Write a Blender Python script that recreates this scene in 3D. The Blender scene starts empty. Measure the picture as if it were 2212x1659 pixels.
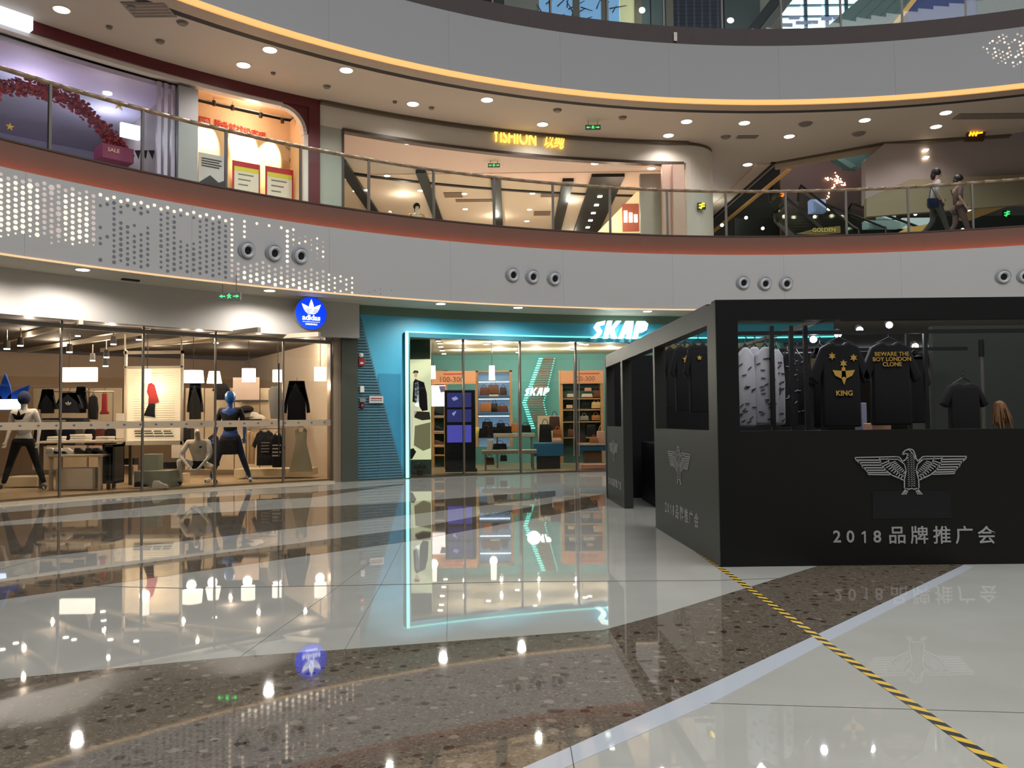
import bpy, bmesh, math, random
from mathutils import Vector, Matrix
random.seed(7)
sc = bpy.context.scene
COL = sc.collection
PI = math.pi
# ------------------------------------------------------------------ camera
FPX = 1790.0; CAMH = 1.4
PITCH = math.atan(77.5 / FPX); ROLL = math.atan(0.0105)
_r0 = Vector((1, 0, 0)); _f = Vector((0, math.cos(PITCH), math.sin(PITCH))); _u0 = Vector((0, -math.sin(PITCH), math.cos(PITCH)))
_U = _u0 * math.cos(ROLL) + _r0 * math.sin(ROLL)
_R = _r0 * math.cos(ROLL) - _u0 * math.sin(ROLL)
cam_d = bpy.data.cameras.new('camera'); cam = bpy.data.objects.new('camera', cam_d); COL.objects.link(cam)
cam_d.sensor_fit = 'HORIZONTAL'; cam_d.sensor_width = 36; cam_d.lens = 36 * FPX / 2212
cam_d.clip_start = 0.05; cam_d.clip_end = 200
cam.matrix_world = Matrix.Translation((0, 0, CAMH)) @ Matrix((_R, _U, -_f)).transposed().to_4x4()
sc.camera = cam
# ------------------------------------------------------------------ world, exposure
sc.view_settings.view_transform = 'Standard'; sc.view_settings.look = 'None'
sc.view_settings.gamma = 1; sc.view_settings.use_curve_mapping = False
sc.view_settings.exposure = 0.0
w = bpy.data.worlds.new('overcast'); sc.world = w; w.use_nodes = True
w.node_tree.nodes['Background'].inputs[0].default_value = (0.72, 0.80, 0.95, 1)
w.node_tree.nodes['Background'].inputs[1].default_value = 0.5
cy = sc.cycles
cy.use_denoising = True; cy.use_adaptive_sampling = True; cy.adaptive_threshold = .025; cy.max_bounces = 7; cy.diffuse_bounces = 3; cy.glossy_bounces = 4
cy.transmission_bounces = 6; cy.transparent_max_bounces = 20; cy.caustics_reflective = False; cy.caustics_refractive = False
cy.sample_clamp_indirect = 6; cy.sample_clamp_direct = 0

def lamp(kind, name, loc, energy, color=(1, 1, 1), rot=(0, 0, 0), **k):
    d = bpy.data.lights.new(name, kind); d.energy = energy; d.color = color
    for a, v in k.items(): setattr(d, a, v)
    o = bpy.data.objects.new(name, d); COL.objects.link(o); o.location = loc; o.rotation_euler = rot
    return o
CX, CY = 7.0, 2.6            # centre of the round atrium
RE, R1, R2 = 18.5, 20.15, 21.5   # slab edge, ground-floor shop fronts, upper shop fronts
WARM = (1, .8, .62); WHITE = (1, .93, .87)
lamp('AREA', 'skylight_daylight', (CX, CY, 16.9), 3750, (1.0, .985, .975), shape='DISK', size=17)

# ------------------------------------------------------------------ helpers: pixels to points
def ray(x, y): return _f * FPX + _R * (x - 1106) + _U * (829.5 - y)
O = Vector((0, 0, CAMH))
def atY(x, y, Y): d = ray(x, y); return O + d * (Y / d.y)
def atZ(x, y, z): d = ray(x, y); return O + d * ((z - CAMH) / d.z)
def onR(x, y, R):
    d = ray(x, y); a = d.x**2 + d.y**2; b = -2 * (d.x * CX + d.y * CY); c = CX * CX + CY * CY - R * R
    return O + d * ((-b + math.sqrt(b * b - 4 * a * c)) / (2 * a))
def ang(x, R, y=700): p = onR(x, y, R); return math.atan2(p.y - CY, p.x - CX)
def pol(a, R, z=0): return Vector((CX + R * math.cos(a), CY + R * math.sin(a), z))
def D(x, R): return onR(x, 900, R).y

# ------------------------------------------------------------------ materials
def lin(c): c = c / 255; return c / 12.92 if c <= .04045 else ((c + .055) / 1.055)**2.4
def rgb(c): return (lin(c[0]), lin(c[1]), lin(c[2]), 1)
MATS = {}
def mat(name, c, rough=.6, metal=0, emit=0, noise=.06, scale=6, bump=0, ecol=None, spec=.5):
    if name in MATS: return MATS[name]
    m = bpy.data.materials.new(name); m.use_nodes = True; nt = m.node_tree; b = nt.nodes['Principled BSDF']
    b.inputs['Roughness'].default_value = rough; b.inputs['Metallic'].default_value = metal
    b.inputs['Specular IOR Level'].default_value = spec
    col = rgb(c)
    if emit:
        b.inputs['Base Color'].default_value = col
        b.inputs['Emission Color'].default_value = rgb(ecol or c); b.inputs['Emission Strength'].default_value = emit
    else:
        tc = nt.nodes.new('ShaderNodeTexCoord'); nz = nt.nodes.new('ShaderNodeTexNoise'); nz.inputs['Scale'].default_value = scale
        nz.inputs['Detail'].default_value = 4
        mx = nt.nodes.new('ShaderNodeMix'); mx.data_type = 'RGBA'
        mx.inputs['A'].default_value = tuple(v * (1 - noise) for v in col[:3]) + (1,)
        mx.inputs['B'].default_value = tuple(min(1, v * (1 + noise)) for v in col[:3]) + (1,)
        nt.links.new(tc.outputs['Object'], nz.inputs['Vector']); nt.links.new(nz.outputs['Fac'], mx.inputs['Factor'])
        nt.links.new(mx.outputs['Result'], b.inputs['Base Color'])
        if bump:
            bp = nt.nodes.new('ShaderNodeBump'); bp.inputs['Strength'].default_value = bump; bp.inputs['Distance'].default_value = .02
            nt.links.new(nz.outputs['Fac'], bp.inputs['Height']); nt.links.new(bp.outputs['Normal'], b.inputs['Normal'])
    MATS[name] = m; return m
def glass_mat(name, tint=(235, 245, 242), ior=1.5, k=1.0):
    m = bpy.data.materials.new(name); m.use_nodes = True; nt = m.node_tree; nt.nodes.clear()
    out = nt.nodes.new('ShaderNodeOutputMaterial'); mix = nt.nodes.new('ShaderNodeMixShader')
    fr = nt.nodes.new('ShaderNodeFresnel'); fr.inputs['IOR'].default_value = ior
    t = nt.nodes.new('ShaderNodeBsdfTransparent'); t.inputs[0].default_value = rgb(tint)
    g = nt.nodes.new('ShaderNodeBsdfGlossy'); g.inputs['Roughness'].default_value = 0.01
    mu = nt.nodes.new('ShaderNodeMath'); mu.operation = 'MULTIPLY'; mu.inputs[1].default_value = k
    nt.links.new(fr.outputs[0], mu.inputs[0]); nt.links.new(mu.outputs[0], mix.inputs[0])
    nt.links.new(t.outputs[0], mix.inputs[1]); nt.links.new(g.outputs[0], mix.inputs[2]); nt.links.new(mix.outputs[0], out.inputs[0])
    MATS[name] = m; return m
GLASS = glass_mat('clear_glass', (246, 246, 244)); RGLASS = glass_mat('rail_glass', (236, 243, 240), 1.5, .55)

def floor_mat(name, terrazzo):
    m = bpy.data.materials.new(name); m.use_nodes = True; nt = m.node_tree; b = nt.nodes['Principled BSDF']
    b.inputs['Roughness'].default_value = .018 if not terrazzo else .03
    b.inputs['IOR'].default_value = 1.95
    tc = nt.nodes.new('ShaderNodeTexCoord'); L = nt.links.new
    def noise(sc_, det=3):
        n = nt.nodes.new('ShaderNodeTexNoise'); n.inputs['Scale'].default_value = sc_; n.inputs['Detail'].default_value = det
        L(tc.outputs['Object'], n.inputs['Vector']); return n
    def ramp(fac, stops, const=False):
        r = nt.nodes.new('ShaderNodeValToRGB'); e = r.color_ramp.elements
        if const: r.color_ramp.interpolation = 'CONSTANT'
        e[0].position, e[0].color = stops[0][0], rgb(stops[0][1]); e[1].position, e[1].color = stops[1][0], rgb(stops[1][1])
        for p, c in stops[2:]: q = e.new(p); q.color = rgb(c)
        L(fac, r.inputs[0]); return r
    if not terrazzo:
        n = noise(1.3, 6); r = ramp(n.outputs['Fac'], [(.3, (164, 164, 156)), (.7, (174, 174, 166))]); L(r.outputs[0], b.inputs['Base Color'])
    else:
        dist = noise(30, 2)
        addv = nt.nodes.new('ShaderNodeVectorMath'); addv.operation = 'MULTIPLY_ADD'
        L(dist.outputs['Color'], addv.inputs[0]); addv.inputs[1].default_value = (.02, .02, 0); L(tc.outputs['Object'], addv.inputs[2])
        def chips(scale, stops, lo, hi):
            v = nt.nodes.new('ShaderNodeTexVoronoi'); v.inputs['Scale'].default_value = scale; v.feature = 'F1'
            L(addv.outputs[0], v.inputs['Vector'])
            sp = nt.nodes.new('ShaderNodeSeparateColor'); L(v.outputs['Color'], sp.inputs[0])
            r = ramp(sp.outputs[0], stops, True)
            ma = nt.nodes.new('ShaderNodeMath'); ma.operation = 'MULTIPLY_ADD'   # chip size varies by cell
            L(sp.outputs[1], ma.inputs[0]); ma.inputs[1].default_value = hi - lo; ma.inputs[2].default_value = lo
            lt = nt.nodes.new('ShaderNodeMath'); lt.operation = 'LESS_THAN'; L(v.outputs['Distance'], lt.inputs[0]); L(ma.outputs[0], lt.inputs[1])
            return r, lt
        base = ramp(noise(60).outputs['Fac'], [(.35, (85, 77, 66)), (.65, (107, 99, 86))])
        cur = base.outputs[0]
        for scale, stops, lo, hi in [(45, [(0, (120, 111, 98)), (.3, (96, 86, 73)), (.6, (111, 101, 88)), (.8, (74, 62, 52))], .15, .5),
                                     (16, [(0, (107, 97, 84)), (.3, (81, 65, 54)), (.5, (65, 50, 41)), (.62, (91, 80, 67)), (.75, (130, 120, 105)), (.88, (52, 40, 34))], .02, .5)]:
            r, f = chips(scale, stops, lo, hi)
            mx = nt.nodes.new('ShaderNodeMix'); mx.data_type = 'RGBA'; L(f.outputs[0], mx.inputs['Factor']); L(cur, mx.inputs['A']); L(r.outputs[0], mx.inputs['B'])
            cur = mx.outputs['Result']
        L(cur, b.inputs['Base Color'])
    MATS[name] = m; return m
M_FLOOR = floor_mat('polished_white_stone', False); M_TERR = floor_mat('polished_terrazzo', True)
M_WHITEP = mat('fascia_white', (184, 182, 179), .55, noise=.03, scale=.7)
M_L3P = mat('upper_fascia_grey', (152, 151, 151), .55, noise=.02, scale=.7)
M_BROWN = mat('brown_band', (98, 70, 54), .5, noise=.04, scale=3)
M_CREAM = mat('cream_soffit', (196, 188, 172), .6, noise=.02)
M_CEIL = mat('ceiling_paint', (178, 168, 156), .7, noise=.02)
M_DARK = mat('dark_gap', (30, 30, 30), .8)
M_STEEL = mat('brushed_steel', (150, 146, 138), .35, .8)
M_BLACK = mat('black_paint', (16, 16, 18), .5)
M_CLOTHK = mat('black_cloth', (14, 14, 17), .9, noise=.3, scale=20)
M_CLOTHN = mat('navy_cloth', (22, 34, 66), .85, noise=.2, scale=20)
M_CLOTHW = mat('white_cloth', (215, 208, 195), .9, noise=.08, scale=10, bump=.3)
M_CLOTHG = mat('grey_cloth', (120, 115, 108), .9, noise=.1, scale=10)
M_RED = mat('red_cloth', (140, 30, 28), .8)
M_BLUE = mat('blue_cloth', (30, 80, 160), .6)
M_LAMP = mat('lamp_white', (255, 244, 228), .5, emit=2.2)
M_DOWN = mat('downlight_lens', (255, 248, 235), .5, emit=9)
M_WARMSHADE = mat('warm_shade_light', (255, 236, 205), .5, emit=5)
M_GREEN = mat('green_exit_light', (70, 230, 110), .5, emit=2.2)
M_SIGNBACK = mat('sign_housing', (120, 124, 120), .5)
M_BEIGE = mat('beige_wall', (176, 152, 124), .8, noise=.04, scale=2)
M_TAN = mat('tan_floor', (180, 156, 120), .3, noise=.06)
M_TABLE = mat('light_wood_top', (200, 184, 158), .5)
M_BROWNL = mat('brown_leather', (110, 64, 36), .5, noise=.2)
M_TANL = mat('tan_leather', (176, 112, 60), .5, noise=.15)
M_BLKL = mat('black_leather', (22, 20, 20), .35)
M_YELLOW = mat('yellow_plastic', (228, 208, 110), .5)
M_PINKL = mat('blush_leather', (214, 164, 140), .5)

# ------------------------------------------------------------------ helpers: meshes and objects
class MB:
    def __init__(s): s.bm = bmesh.new()
    def _add(s, mtx, verts, faces):
        vs = [s.bm.verts.new(mtx @ Vector(v)) for v in verts]
        for f in faces:
            try: s.bm.faces.new([vs[i] for i in f])
            except ValueError: pass
        return vs
    def box(s, x0, x1, y0, y1, z0, z1, m=Matrix()):
        v = [(x0, y0, z0), (x1, y0, z0), (x1, y1, z0), (x0, y1, z0), (x0, y0, z1), (x1, y0, z1), (x1, y1, z1), (x0, y1, z1)]
        s._add(m, v, [(3, 2, 1, 0), (4, 5, 6, 7), (0, 1, 5, 4), (1, 2, 6, 5), (2, 3, 7, 6), (3, 0, 4, 7)]); return s
    def pb(s, px0, py0, px1, py1, Y, dep):   # box whose near face stands at depth Y where the photo shows px0..px1, py0..py1
        a = atY(px0, py1, Y); b = atY(px1, py0, Y); s.box(a.x, b.x, Y, Y + dep, min(a.z, b.z), max(a.z, b.z)); return s
    def tube(s, p, q, r, r2=None, n=10, cap=True):
        p = Vector(p); q = Vector(q); r2 = r if r2 is None else r2; d = (q - p).normalized()
        a = d.orthogonal().normalized(); b = d.cross(a)
        v1 = [s.bm.verts.new(p + (a * math.cos(t) + b * math.sin(t)) * r) for t in [2 * PI * i / n for i in range(n)]]
        v2 = [s.bm.verts.new(q + (a * math.cos(t) + b * math.sin(t)) * r2) for t in [2 * PI * i / n for i in range(n)]]
        for i in range(n): s.bm.faces.new([v1[i], v1[(i + 1) % n], v2[(i + 1) % n], v2[i]])
        if cap: s.bm.faces.new(v1[::-1]); s.bm.faces.new(v2)
        return s
    def path(s, pts, r, n=8):
        for i in range(len(pts) - 1): s.tube(pts[i], pts[i + 1], r, n=n)
        return s
    def ball(s, c, r, sx=1, sy=1, sz=1, seg=12, ring=8, m=Matrix()):
        bmesh.ops.create_uvsphere(s.bm, u_segments=seg, v_segments=ring, radius=r, matrix=Matrix.Translation(c) @ m @ Matrix.Diagonal((sx, sy, sz, 1))); return s
    def prism(s, poly, y0, y1, m=Matrix()):     # poly of (x,z), extruded along y
        n = len(poly); v = [(x, y0, z) for x, z in poly] + [(x, y1, z) for x, z in poly]
        s._add(m, v, [tuple(range(n))[::1], tuple(range(2 * n - 1, n - 1, -1))] + [(i, i + n, (i + 1) % n + n, (i + 1) % n) for i in range(n)]); return s
    def slab(s, poly, z0, z1, m=Matrix()):      # poly of (x,y)
        n = len(poly); v = [(x, y, z0) for x, y in poly] + [(x, y, z1) for x, y in poly]
        s._add(m, v, [tuple(range(n - 1, -1, -1)), tuple(range(n, 2 * n))] + [(i, (i + 1) % n, (i + 1) % n + n, i + n) for i in range(n)]); return s
    def arc(s, r0, r1, a0, a1, z0, z1, n=None):
        n = n or max(1, int(abs(a1 - a0) / .03)); full = abs(abs(a1 - a0) - 2 * PI) < 1e-6
        rows = []
        for i in range(n + 1):
            a = a0 + (a1 - a0) * i / n
            if full and i == n: rows.append(rows[0]); break
            rows.append([s.bm.verts.new(pol(a, r, z)) for r, z in ((r0, z0), (r1, z0), (r1, z1), (r0, z1))])
        for i in range(n):
            A, B = rows[i], rows[i + 1]
            for k in range(4): s.bm.faces.new([A[k], A[(k + 1) % 4], B[(k + 1) % 4], B[k]])
        if not full: s.bm.faces.new(rows[0][::-1]); s.bm.faces.new(rows[-1])
        return s
    def strip(s, pts, wd, y0, y1, m=Matrix()):   # flat stroke along (x,z) points
        for (x0, z0), (x1, z1) in zip(pts, pts[1:]):
            dx, dz = x1 - x0, z1 - z0; l = math.hypot(dx, dz) or 1; nx, nz = -dz / l * wd / 2, dx / l * wd / 2
            ex, ez = dx / l * wd * .2, dz / l * wd * .2
            s.prism([(x0 - nx - ex, z0 - nz - ez), (x1 - nx + ex, z1 - nz + ez), (x1 + nx + ex, z1 + nz + ez), (x0 + nx - ex, z0 + nz - ez)], y0, y1, m)
        return s
    def bevel(s, w, seg=2):
        bmesh.ops.recalc_face_normals(s.bm, faces=s.bm.faces)
        bmesh.ops.bevel(s.bm, geom=list(s.bm.edges), offset=w, segments=seg, affect='EDGES', profile=.6); return s
    def xf(s, m): s.bm.transform(m); return s
    def build(s, name, m, parent=None, smooth=False, **kw):
        bmesh.ops.recalc_face_normals(s.bm, faces=s.bm.faces)
        me = bpy.data.meshes.new(name); s.bm.to_mesh(me); s.bm.free()
        for mm in (m if isinstance(m, (list, tuple)) else [m]): me.materials.append(mm)
        if smooth: me.polygons.foreach_set('use_smooth', [True] * len(me.polygons))
        return link(me, name, parent, **kw)
def link(me, name, parent=None, label=None, cat=None, group=None, kind=None, M=None):
    o = bpy.data.objects.new(name, me); COL.objects.link(o)
    if parent is not None: o.parent = parent
    if M is not None: o.matrix_local = M
    if label: o['label'] = label
    if cat: o['category'] = cat
    if group: o['group'] = group
    if kind: o['kind'] = kind
    return o
def thing(name, label, cat, loc=(0, 0, 0), rz=0, group=None, kind=None):
    return link(None, name, None, label, cat, group, kind, Matrix.Translation(loc) @ Matrix.Rotation(rz, 4, 'Z'))
def struct(name, mb, m, label, cat, parent=None, **k):
    return mb.build(name, m, parent, label=label, cat=cat, kind='structure', **k)
def dup(o, M=None, label=None, group=None, parent=None):
    c = o.copy(); COL.objects.link(c)
    if parent is not None: c.parent = parent
    if M is not None: c.matrix_local = M
    if label: c['label'] = label
    if group: c['group'] = group
    for ch in list(o.children):
        if ch != c: dup(ch, parent=c)
    return c
DG = None
def text_bm(body, size=1, extrude=.01, bold=0, shear=0, space=1):
    cu = bpy.data.curves.new('t', 'FONT'); cu.body = body; cu.size = size; cu.extrude = extrude; cu.offset = bold; cu.shear = shear
    cu.space_character = space; cu.resolution_u = 3
    cu.align_x = 'CENTER'; cu.align_y = 'CENTER'
    o = bpy.data.objects.new('t', cu); COL.objects.link(o); dg = bpy.context.evaluated_depsgraph_get()
    me = bpy.data.meshes.new_from_object(o.evaluated_get(dg)); bm = bmesh.new(); bm.from_mesh(me)
    bpy.data.objects.remove(o); bpy.data.meshes.remove(me); bpy.data.curves.remove(cu)
    bm.transform(Matrix.Rotation(PI / 2, 4, 'X')); mb = MB(); mb.bm.free(); mb.bm = bm; return mb   # now upright, facing -Y
def fr(px, py, R, off=0):       # frame on the curved wall of radius R: local x to the right, local -y towards the hall
    p = onR(px, py, R); a = math.atan2(p.y - CY, p.x - CX); q = pol(a, R + off, p.z)
    return Matrix.Translation(q) @ Matrix.Rotation(a - PI / 2, 4, 'Z')
def frp(a, R, z): return Matrix.Translation(pol(a, R, z)) @ Matrix.Rotation(a - PI / 2, 4, 'Z')
T = Matrix.Translation
def ellipse(cx, cz, rx, rz, n=20, a0=0, a1=2 * PI): return [(cx + rx * math.cos(a0 + (a1 - a0) * i / n), cz + rz * math.sin(a0 + (a1 - a0) * i / n)) for i in range(n)]

# ------------------------------------------------------------------ the hall: floor
floor = thing('floor', 'glossy white stone hall floor with curved brown terrazzo bands', 'floor', kind='structure')
MB().arc(0.01, 34, 0, 2 * PI, -.3, 0, 120).build('white_stone', M_FLOOR, floor)
def fp(l): return [tuple(atZ(x, y, 0)[:2]) for x, y in l]
def inlay(poly, z=.0015, m=M_TERR, name='terrazzo_band'): return MB().slab(poly, -.02, z).build(name, m, floor)
bandA = [(-7.5, 3.2)] + fp([(0, 1468), (497, 1420), (746, 1403), (1100, 1376), (1304, 1361), (1422, 1329), (1753, 1227)]) + [(5.5, 10.5), (8.2, 12.0)] + fp([(2080, 1221)]) + [(1.96, 5.41), (1.0, 4.39), (.03, 3.4), (-1.6, 1.7), (-4, .2)]
inlay(bandA)
inlay(fp([(-160, 1314), (0, 1296), (380, 1241), (873, 1171), (1308, 1092), (1308, 1066), (873, 1144), (380, 1207), (0, 1257), (-160, 1280)]))
inlay(fp([(-160, 1240), (0, 1213), (380, 1171), (873, 1113), (1200, 1073), (1200, 1060), (873, 1085), (380, 1112), (0, 1136), (-160, 1146)]))
inlay(fp([(-160, 1134), (0, 1127), (380, 1089), (671, 1075), (873, 1047), (873, 1045), (671, 1063), (380, 1077), (0, 1108), (-160, 1118)]))
M_BORD = mat('pale_blue_stone', (176, 182, 188), .04, noise=.02)
inlay([(-1.6, 1.7), (.03, 3.4), (1.0, 4.39), (1.96, 5.41), (4.19, 7.8), (4.26, 7.74), (1.90, 5.17), (.99, 4.16), (.19, 3.39), (-1.4, 1.55)], .0016, M_BORD, 'stone_border')
def joint(pts, wd=.006):
    mb = MB(); P = fp(pts)
    for a, b in zip(P, P[1:]):
        d = (Vector(b) - Vector(a)).normalized(); n = Vector((-d.y, d.x)) * wd / 2
        mb.slab([(a[0] - n.x, a[1] - n.y), (b[0] - n.x, b[1] - n.y), (b[0] + n.x, b[1] + n.y), (a[0] + n.x, a[1] + n.y)], -.01, .0018)
    mb.build('floor_joint', MATS['joint'], floor)
mat('joint', (70, 68, 66), .7)
joint([(-60, 1262), (0, 1261), (400, 1271), (900, 1262), (1100, 1257), (1550, 1254), (1690, 1249)], .012)
joint([(745, 1403), (830, 1250), (868, 1172)], .002); joint([(520, 1418), (700, 1290), (800, 1215)], .0018)
joint([(965, 1385), (968, 1262)], .002); joint([(1240, 1659), (1230, 1600)], .004); joint([(1520, 1519), (2212, 1540)], .002)
joint([(0, 1230), (300, 1150), (660, 1072)], .004)
# ------------------------------------------------------------------ slabs, ceilings, outer walls
SOF, BR0, L2, RAILZ, L2C, B30, L3 = 4.18, 5.56, 6.05, 7.28, 9.5, 11.02, 11.5
struct('ceiling', MB().arc(RE + .02, R1 + .3, 0, 2 * PI, SOF, SOF + .1, 160), M_CREAM, 'cream soffit over the ground floor walkway', 'ceiling')
struct('floor_upper', MB().arc(RE + .25, 40, 0, 2 * PI, SOF + .12, L2, 160), mat('upper_floor', (205, 196, 182), .2), 'first floor slab behind the brown band', 'floor')
struct('wall_back', MB().arc(34, 34.3, 0, 2 * PI, 0, SOF, 90), mat('plain_wall', (150, 146, 142), .8), 'plain outer wall at ground level', 'wall')
struct('wall_back', MB().arc(38, 38.3, 0, 2 * PI, L2, 17, 90), MATS['plain_wall'], 'plain outer wall of the upper floors', 'wall')
# the third level slab has a void for the escalators at the right: polygon of its underside
def arcpts(R, a0, a1, n): return [tuple(pol(a0 + (a1 - a0) * i / n, R)[:2]) for i in range(n + 1)]
aV = math.atan2(37.2 - CY, 8.1 - CX)
aR = math.radians(38)
left_part = MB().arc(RE + .25, 40, aV, aR + 2 * PI, L2C, L3, 140)
struct('ceiling_upper', left_part, M_CEIL, 'wide flat ceiling above the first floor walkway', 'ceiling')
pl = arcpts(RE + .25, aR, aV, 26) + [(8.1, 37.2), (8.5, 26), (11.1, 24.2), (14.5, 23.6), (21, 19.5)]
struct('ceiling_upper', MB().slab(pl, L2C, L3), M_CEIL, 'ceiling part bordering the escalator void', 'ceiling')
struct('ceiling_top', MB().arc(RE - 1.5, 40, 0, 2 * PI, 15.1, 17, 120), M_CEIL, 'topmost ceiling ring below the skylight', 'ceiling')
# fascias in panels
def fascia(name, R, z0, z1, m, label, n=40, th=.06, extra=0):
    t = thing(name, label, 'fascia', kind='structure')
    for i in range(n):
        a0 = 2 * PI * i / n + extra
        MB().arc(R, R + th, a0 + .00008, a0 + 2 * PI / n - .00008, z0, z1, 8).build('fascia_panel', m, t)
    return t
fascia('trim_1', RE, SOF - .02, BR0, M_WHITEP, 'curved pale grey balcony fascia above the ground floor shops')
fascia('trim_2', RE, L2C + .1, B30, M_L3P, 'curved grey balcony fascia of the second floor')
t = thing('trim_3', 'brown band under the first floor glass balustrade', 'trim', kind='structure')
MB().arc(RE + .22, RE + .3, 0, 2 * PI, BR0 - .06, L2 + .02, 160).build('brown_band', M_BROWN, t)
MB().arc(RE + .05, RE + .22, 0, 2 * PI, BR0 - .1, BR0 - .06, 160).build('ledge', M_WHITEP, t)
MB().arc(RE + .2, RE + .3, 0, 2 * PI, L2 + .02, L2 + .05, 160).build('dark_trim', mat('dark_bronze', (58, 48, 44), .5), t)
MB().arc(RE + .09, RE + .12, ang(-200, RE), ang(2400, RE), BR0 - .058, BR0 - .045, 60).build('led_strip', mat('amber_led', (255, 130, 60), emit=20), t)
t = thing('trim_4', 'brown band under the second floor glass balustrade', 'trim', kind='structure')
MB().arc(RE + .1, RE + .3, 0, 2 * PI, B30, L3 + .02, 160).build('brown_band', mat('brown_band_upper', (62, 50, 46), .6), t)
t = thing('trim_5', 'thin cream lip glowing in place of the cove light along the ground floor soffit', 'trim', kind='structure')
MB().arc(RE - .015, RE + .03, 0, 2 * PI, SOF - .05, SOF - .02, 160).build('lip', mat('cove_glow_lip', (230, 205, 165), .4, emit=.55, ecol=(255, 205, 150)), t)  # cove light put into the lip as a weak warm glow
t = thing('trim_6', 'glowing amber light cove under the second floor fascia', 'trim', kind='structure')
MB().arc(RE - .01, RE + .05, 0, 2 * PI, L2C - .02, L2C + .1, 160).build('led_strip', mat('gold_led', (246, 188, 112), emit=.62), t)
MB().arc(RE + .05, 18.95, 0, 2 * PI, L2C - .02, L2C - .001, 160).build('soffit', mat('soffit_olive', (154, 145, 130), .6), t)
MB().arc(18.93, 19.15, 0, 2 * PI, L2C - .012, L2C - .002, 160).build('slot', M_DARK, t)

# ------------------------------------------------------------------ glass balustrades
def balustrade(label, R, z0, z1, hz, posts, pmat):
    t = thing('glass_balustrade', label, 'balustrade')
    aa = [ang(p, R) for p in posts]
    for a0, a1 in zip(aa, aa[1:]):
        MB().arc(R - .008, R + .008, a0 - .0006, a1 + .0006, z0, z1, 4).build('glass_pane', RGLASS, t)
    for a in aa:
        MB().box(-.022, .022, -.02, .05, z0, hz - .02, T((0, 0, 0))).xf(frp(a, R, 0)).build('post', pmat, t)
    pts = [pol(aa[0] + (aa[-1] - aa[0]) * i / 70, R + .01, hz) for i in range(71)]
    MB().path(pts, .042, 8).build('handrail', mat('handrail_metal', (150, 136, 112), .4, .4), t, smooth=True)
    return t
POSTS = [-300, -95, 102, 305, 487, 650, 798, 939, 1070, 1198, 1322, 1446, 1574, 1704, 1835, 1970, 2110, 2260, 2420]
balustrade('long curved glass balustrade with pale round handrail on the first floor', RE + .27, L2 + .05, RAILZ - .03, RAILZ, POSTS, mat('post_metal', (110, 104, 98), .4, .3))
balustrade('curved glass balustrade on the second floor at the top', RE + .27, L3 + .02, L3 + 1.15, L3 + 1.2, POSTS[8:], MATS['post_metal'])

# ------------------------------------------------------------------ perforations in the fascia
lit = [MB(), MB()]; dk = MB(); brightd = MB()
def dot(mb, px, py, R, r, off=-.004):
    f = fr(px, py, R, off); n = 6
    vs = [mb.bm.verts.new(f @ Vector((r * math.cos(2 * PI * i / n), 0, r * math.sin(2 * PI * i / n)))) for i in range(n)]
    vb = [mb.bm.verts.new(f @ Vector((r * math.cos(2 * PI * i / n), .012, r * math.sin(2 * PI * i / n)))) for i in range(n)]
    mb.bm.faces.new(vs)
    for i in range(n): mb.bm.faces.new([vs[i], vb[i], vb[(i + 1) % n], vs[(i + 1) % n]])
x = 2.0; c = 0
def topy(x): return 358 + (x) * .215 + 8 - (x**2) * 4e-5
def boty(x): return 545 + .135 * x
while x < 850:
    stepx = 15.8 - x * .0045; stepy = 12.2 - x * .0022
    y = topy(x) + 10 + (c % 2) * stepy * .5
    while y < boty(x) - 8:
        v = (y - topy(x)) / (boty(x) - topy(x)); s = random.random(); r = .028 + .012 * random.random()
        if 500 < x < 680 and any(math.hypot(x - a, y - b) < 27 for a, b in ((533, 541), (591, 547), (648, 553))): pass
        elif x < 215:
            if v < .82 - (x % 110) * .0008:
                k = 0 if x < 95 or 130 < x < 200 else 1
                if v < .12 or (98 < x < 128): k = 1
                dot(lit[k], x, y, RE, r * (1.35 if s > .92 else 1) * (.55 if v > .72 else 1))
        elif x < 488:
            if v < .12: dot(lit[0], x, y, RE, .033)
            elif 325 < x < 342: pass
            elif (255 < x < 330 and .2 < v < .48 and s < .7) or (385 < x < 420 and .15 < v < .5 and s < .8): pass
            elif x < 235 and s < .6: pass
            else: dot(dk, x, y, RE, r * .95)
        elif x < 790:
            if v < .1 and x < 640: dot(lit[0], x, y, RE, .03)
            elif v > .8 and 520 < x < 700: dot(brightd if v > .88 else lit[0], x, y, RE, .037)
            elif v > .62 and x < 705: dot(lit[1], x, y, RE, .034)
            elif v > .66 and 705 <= x < 765 and s < .85: dot(lit[0], x, y, RE, .026)
            elif 608 < x < 622: dot(brightd, x, y, RE, .034)
            elif (490 < x < 512 or 518 < x < 535) and v > .12: dot(lit[0], x, y, RE, .03)
            elif 625 < x < 700 and .12 < v < .5: dot(lit[0] if s > .7 else lit[1], x, y, RE, .012 + .016 * s)
        elif v > .75 and s < .6: dot(dk, x, y, RE, .012)
        y += stepy
    x += stepx; c += 1
t = thing('perforation_lights', 'field of lit and unlit perforation dots on the left of the fascia', 'perforations', kind='stuff')
lit[0].build('lit_holes', mat('hole_warm', (255, 226, 200), emit=.95), t, kind='stuff')
lit[1].build('dim_holes', mat('hole_dim', (215, 198, 190), emit=.32), t, kind='stuff')
brightd.build('bright_holes', mat('hole_bright', (255, 240, 215), emit=1.8), t, kind='stuff')
dk.build('dark_holes', mat('hole_dark', (118, 120, 126), .8), t, kind='stuff')
mb = MB(); mb2 = MB()
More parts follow.
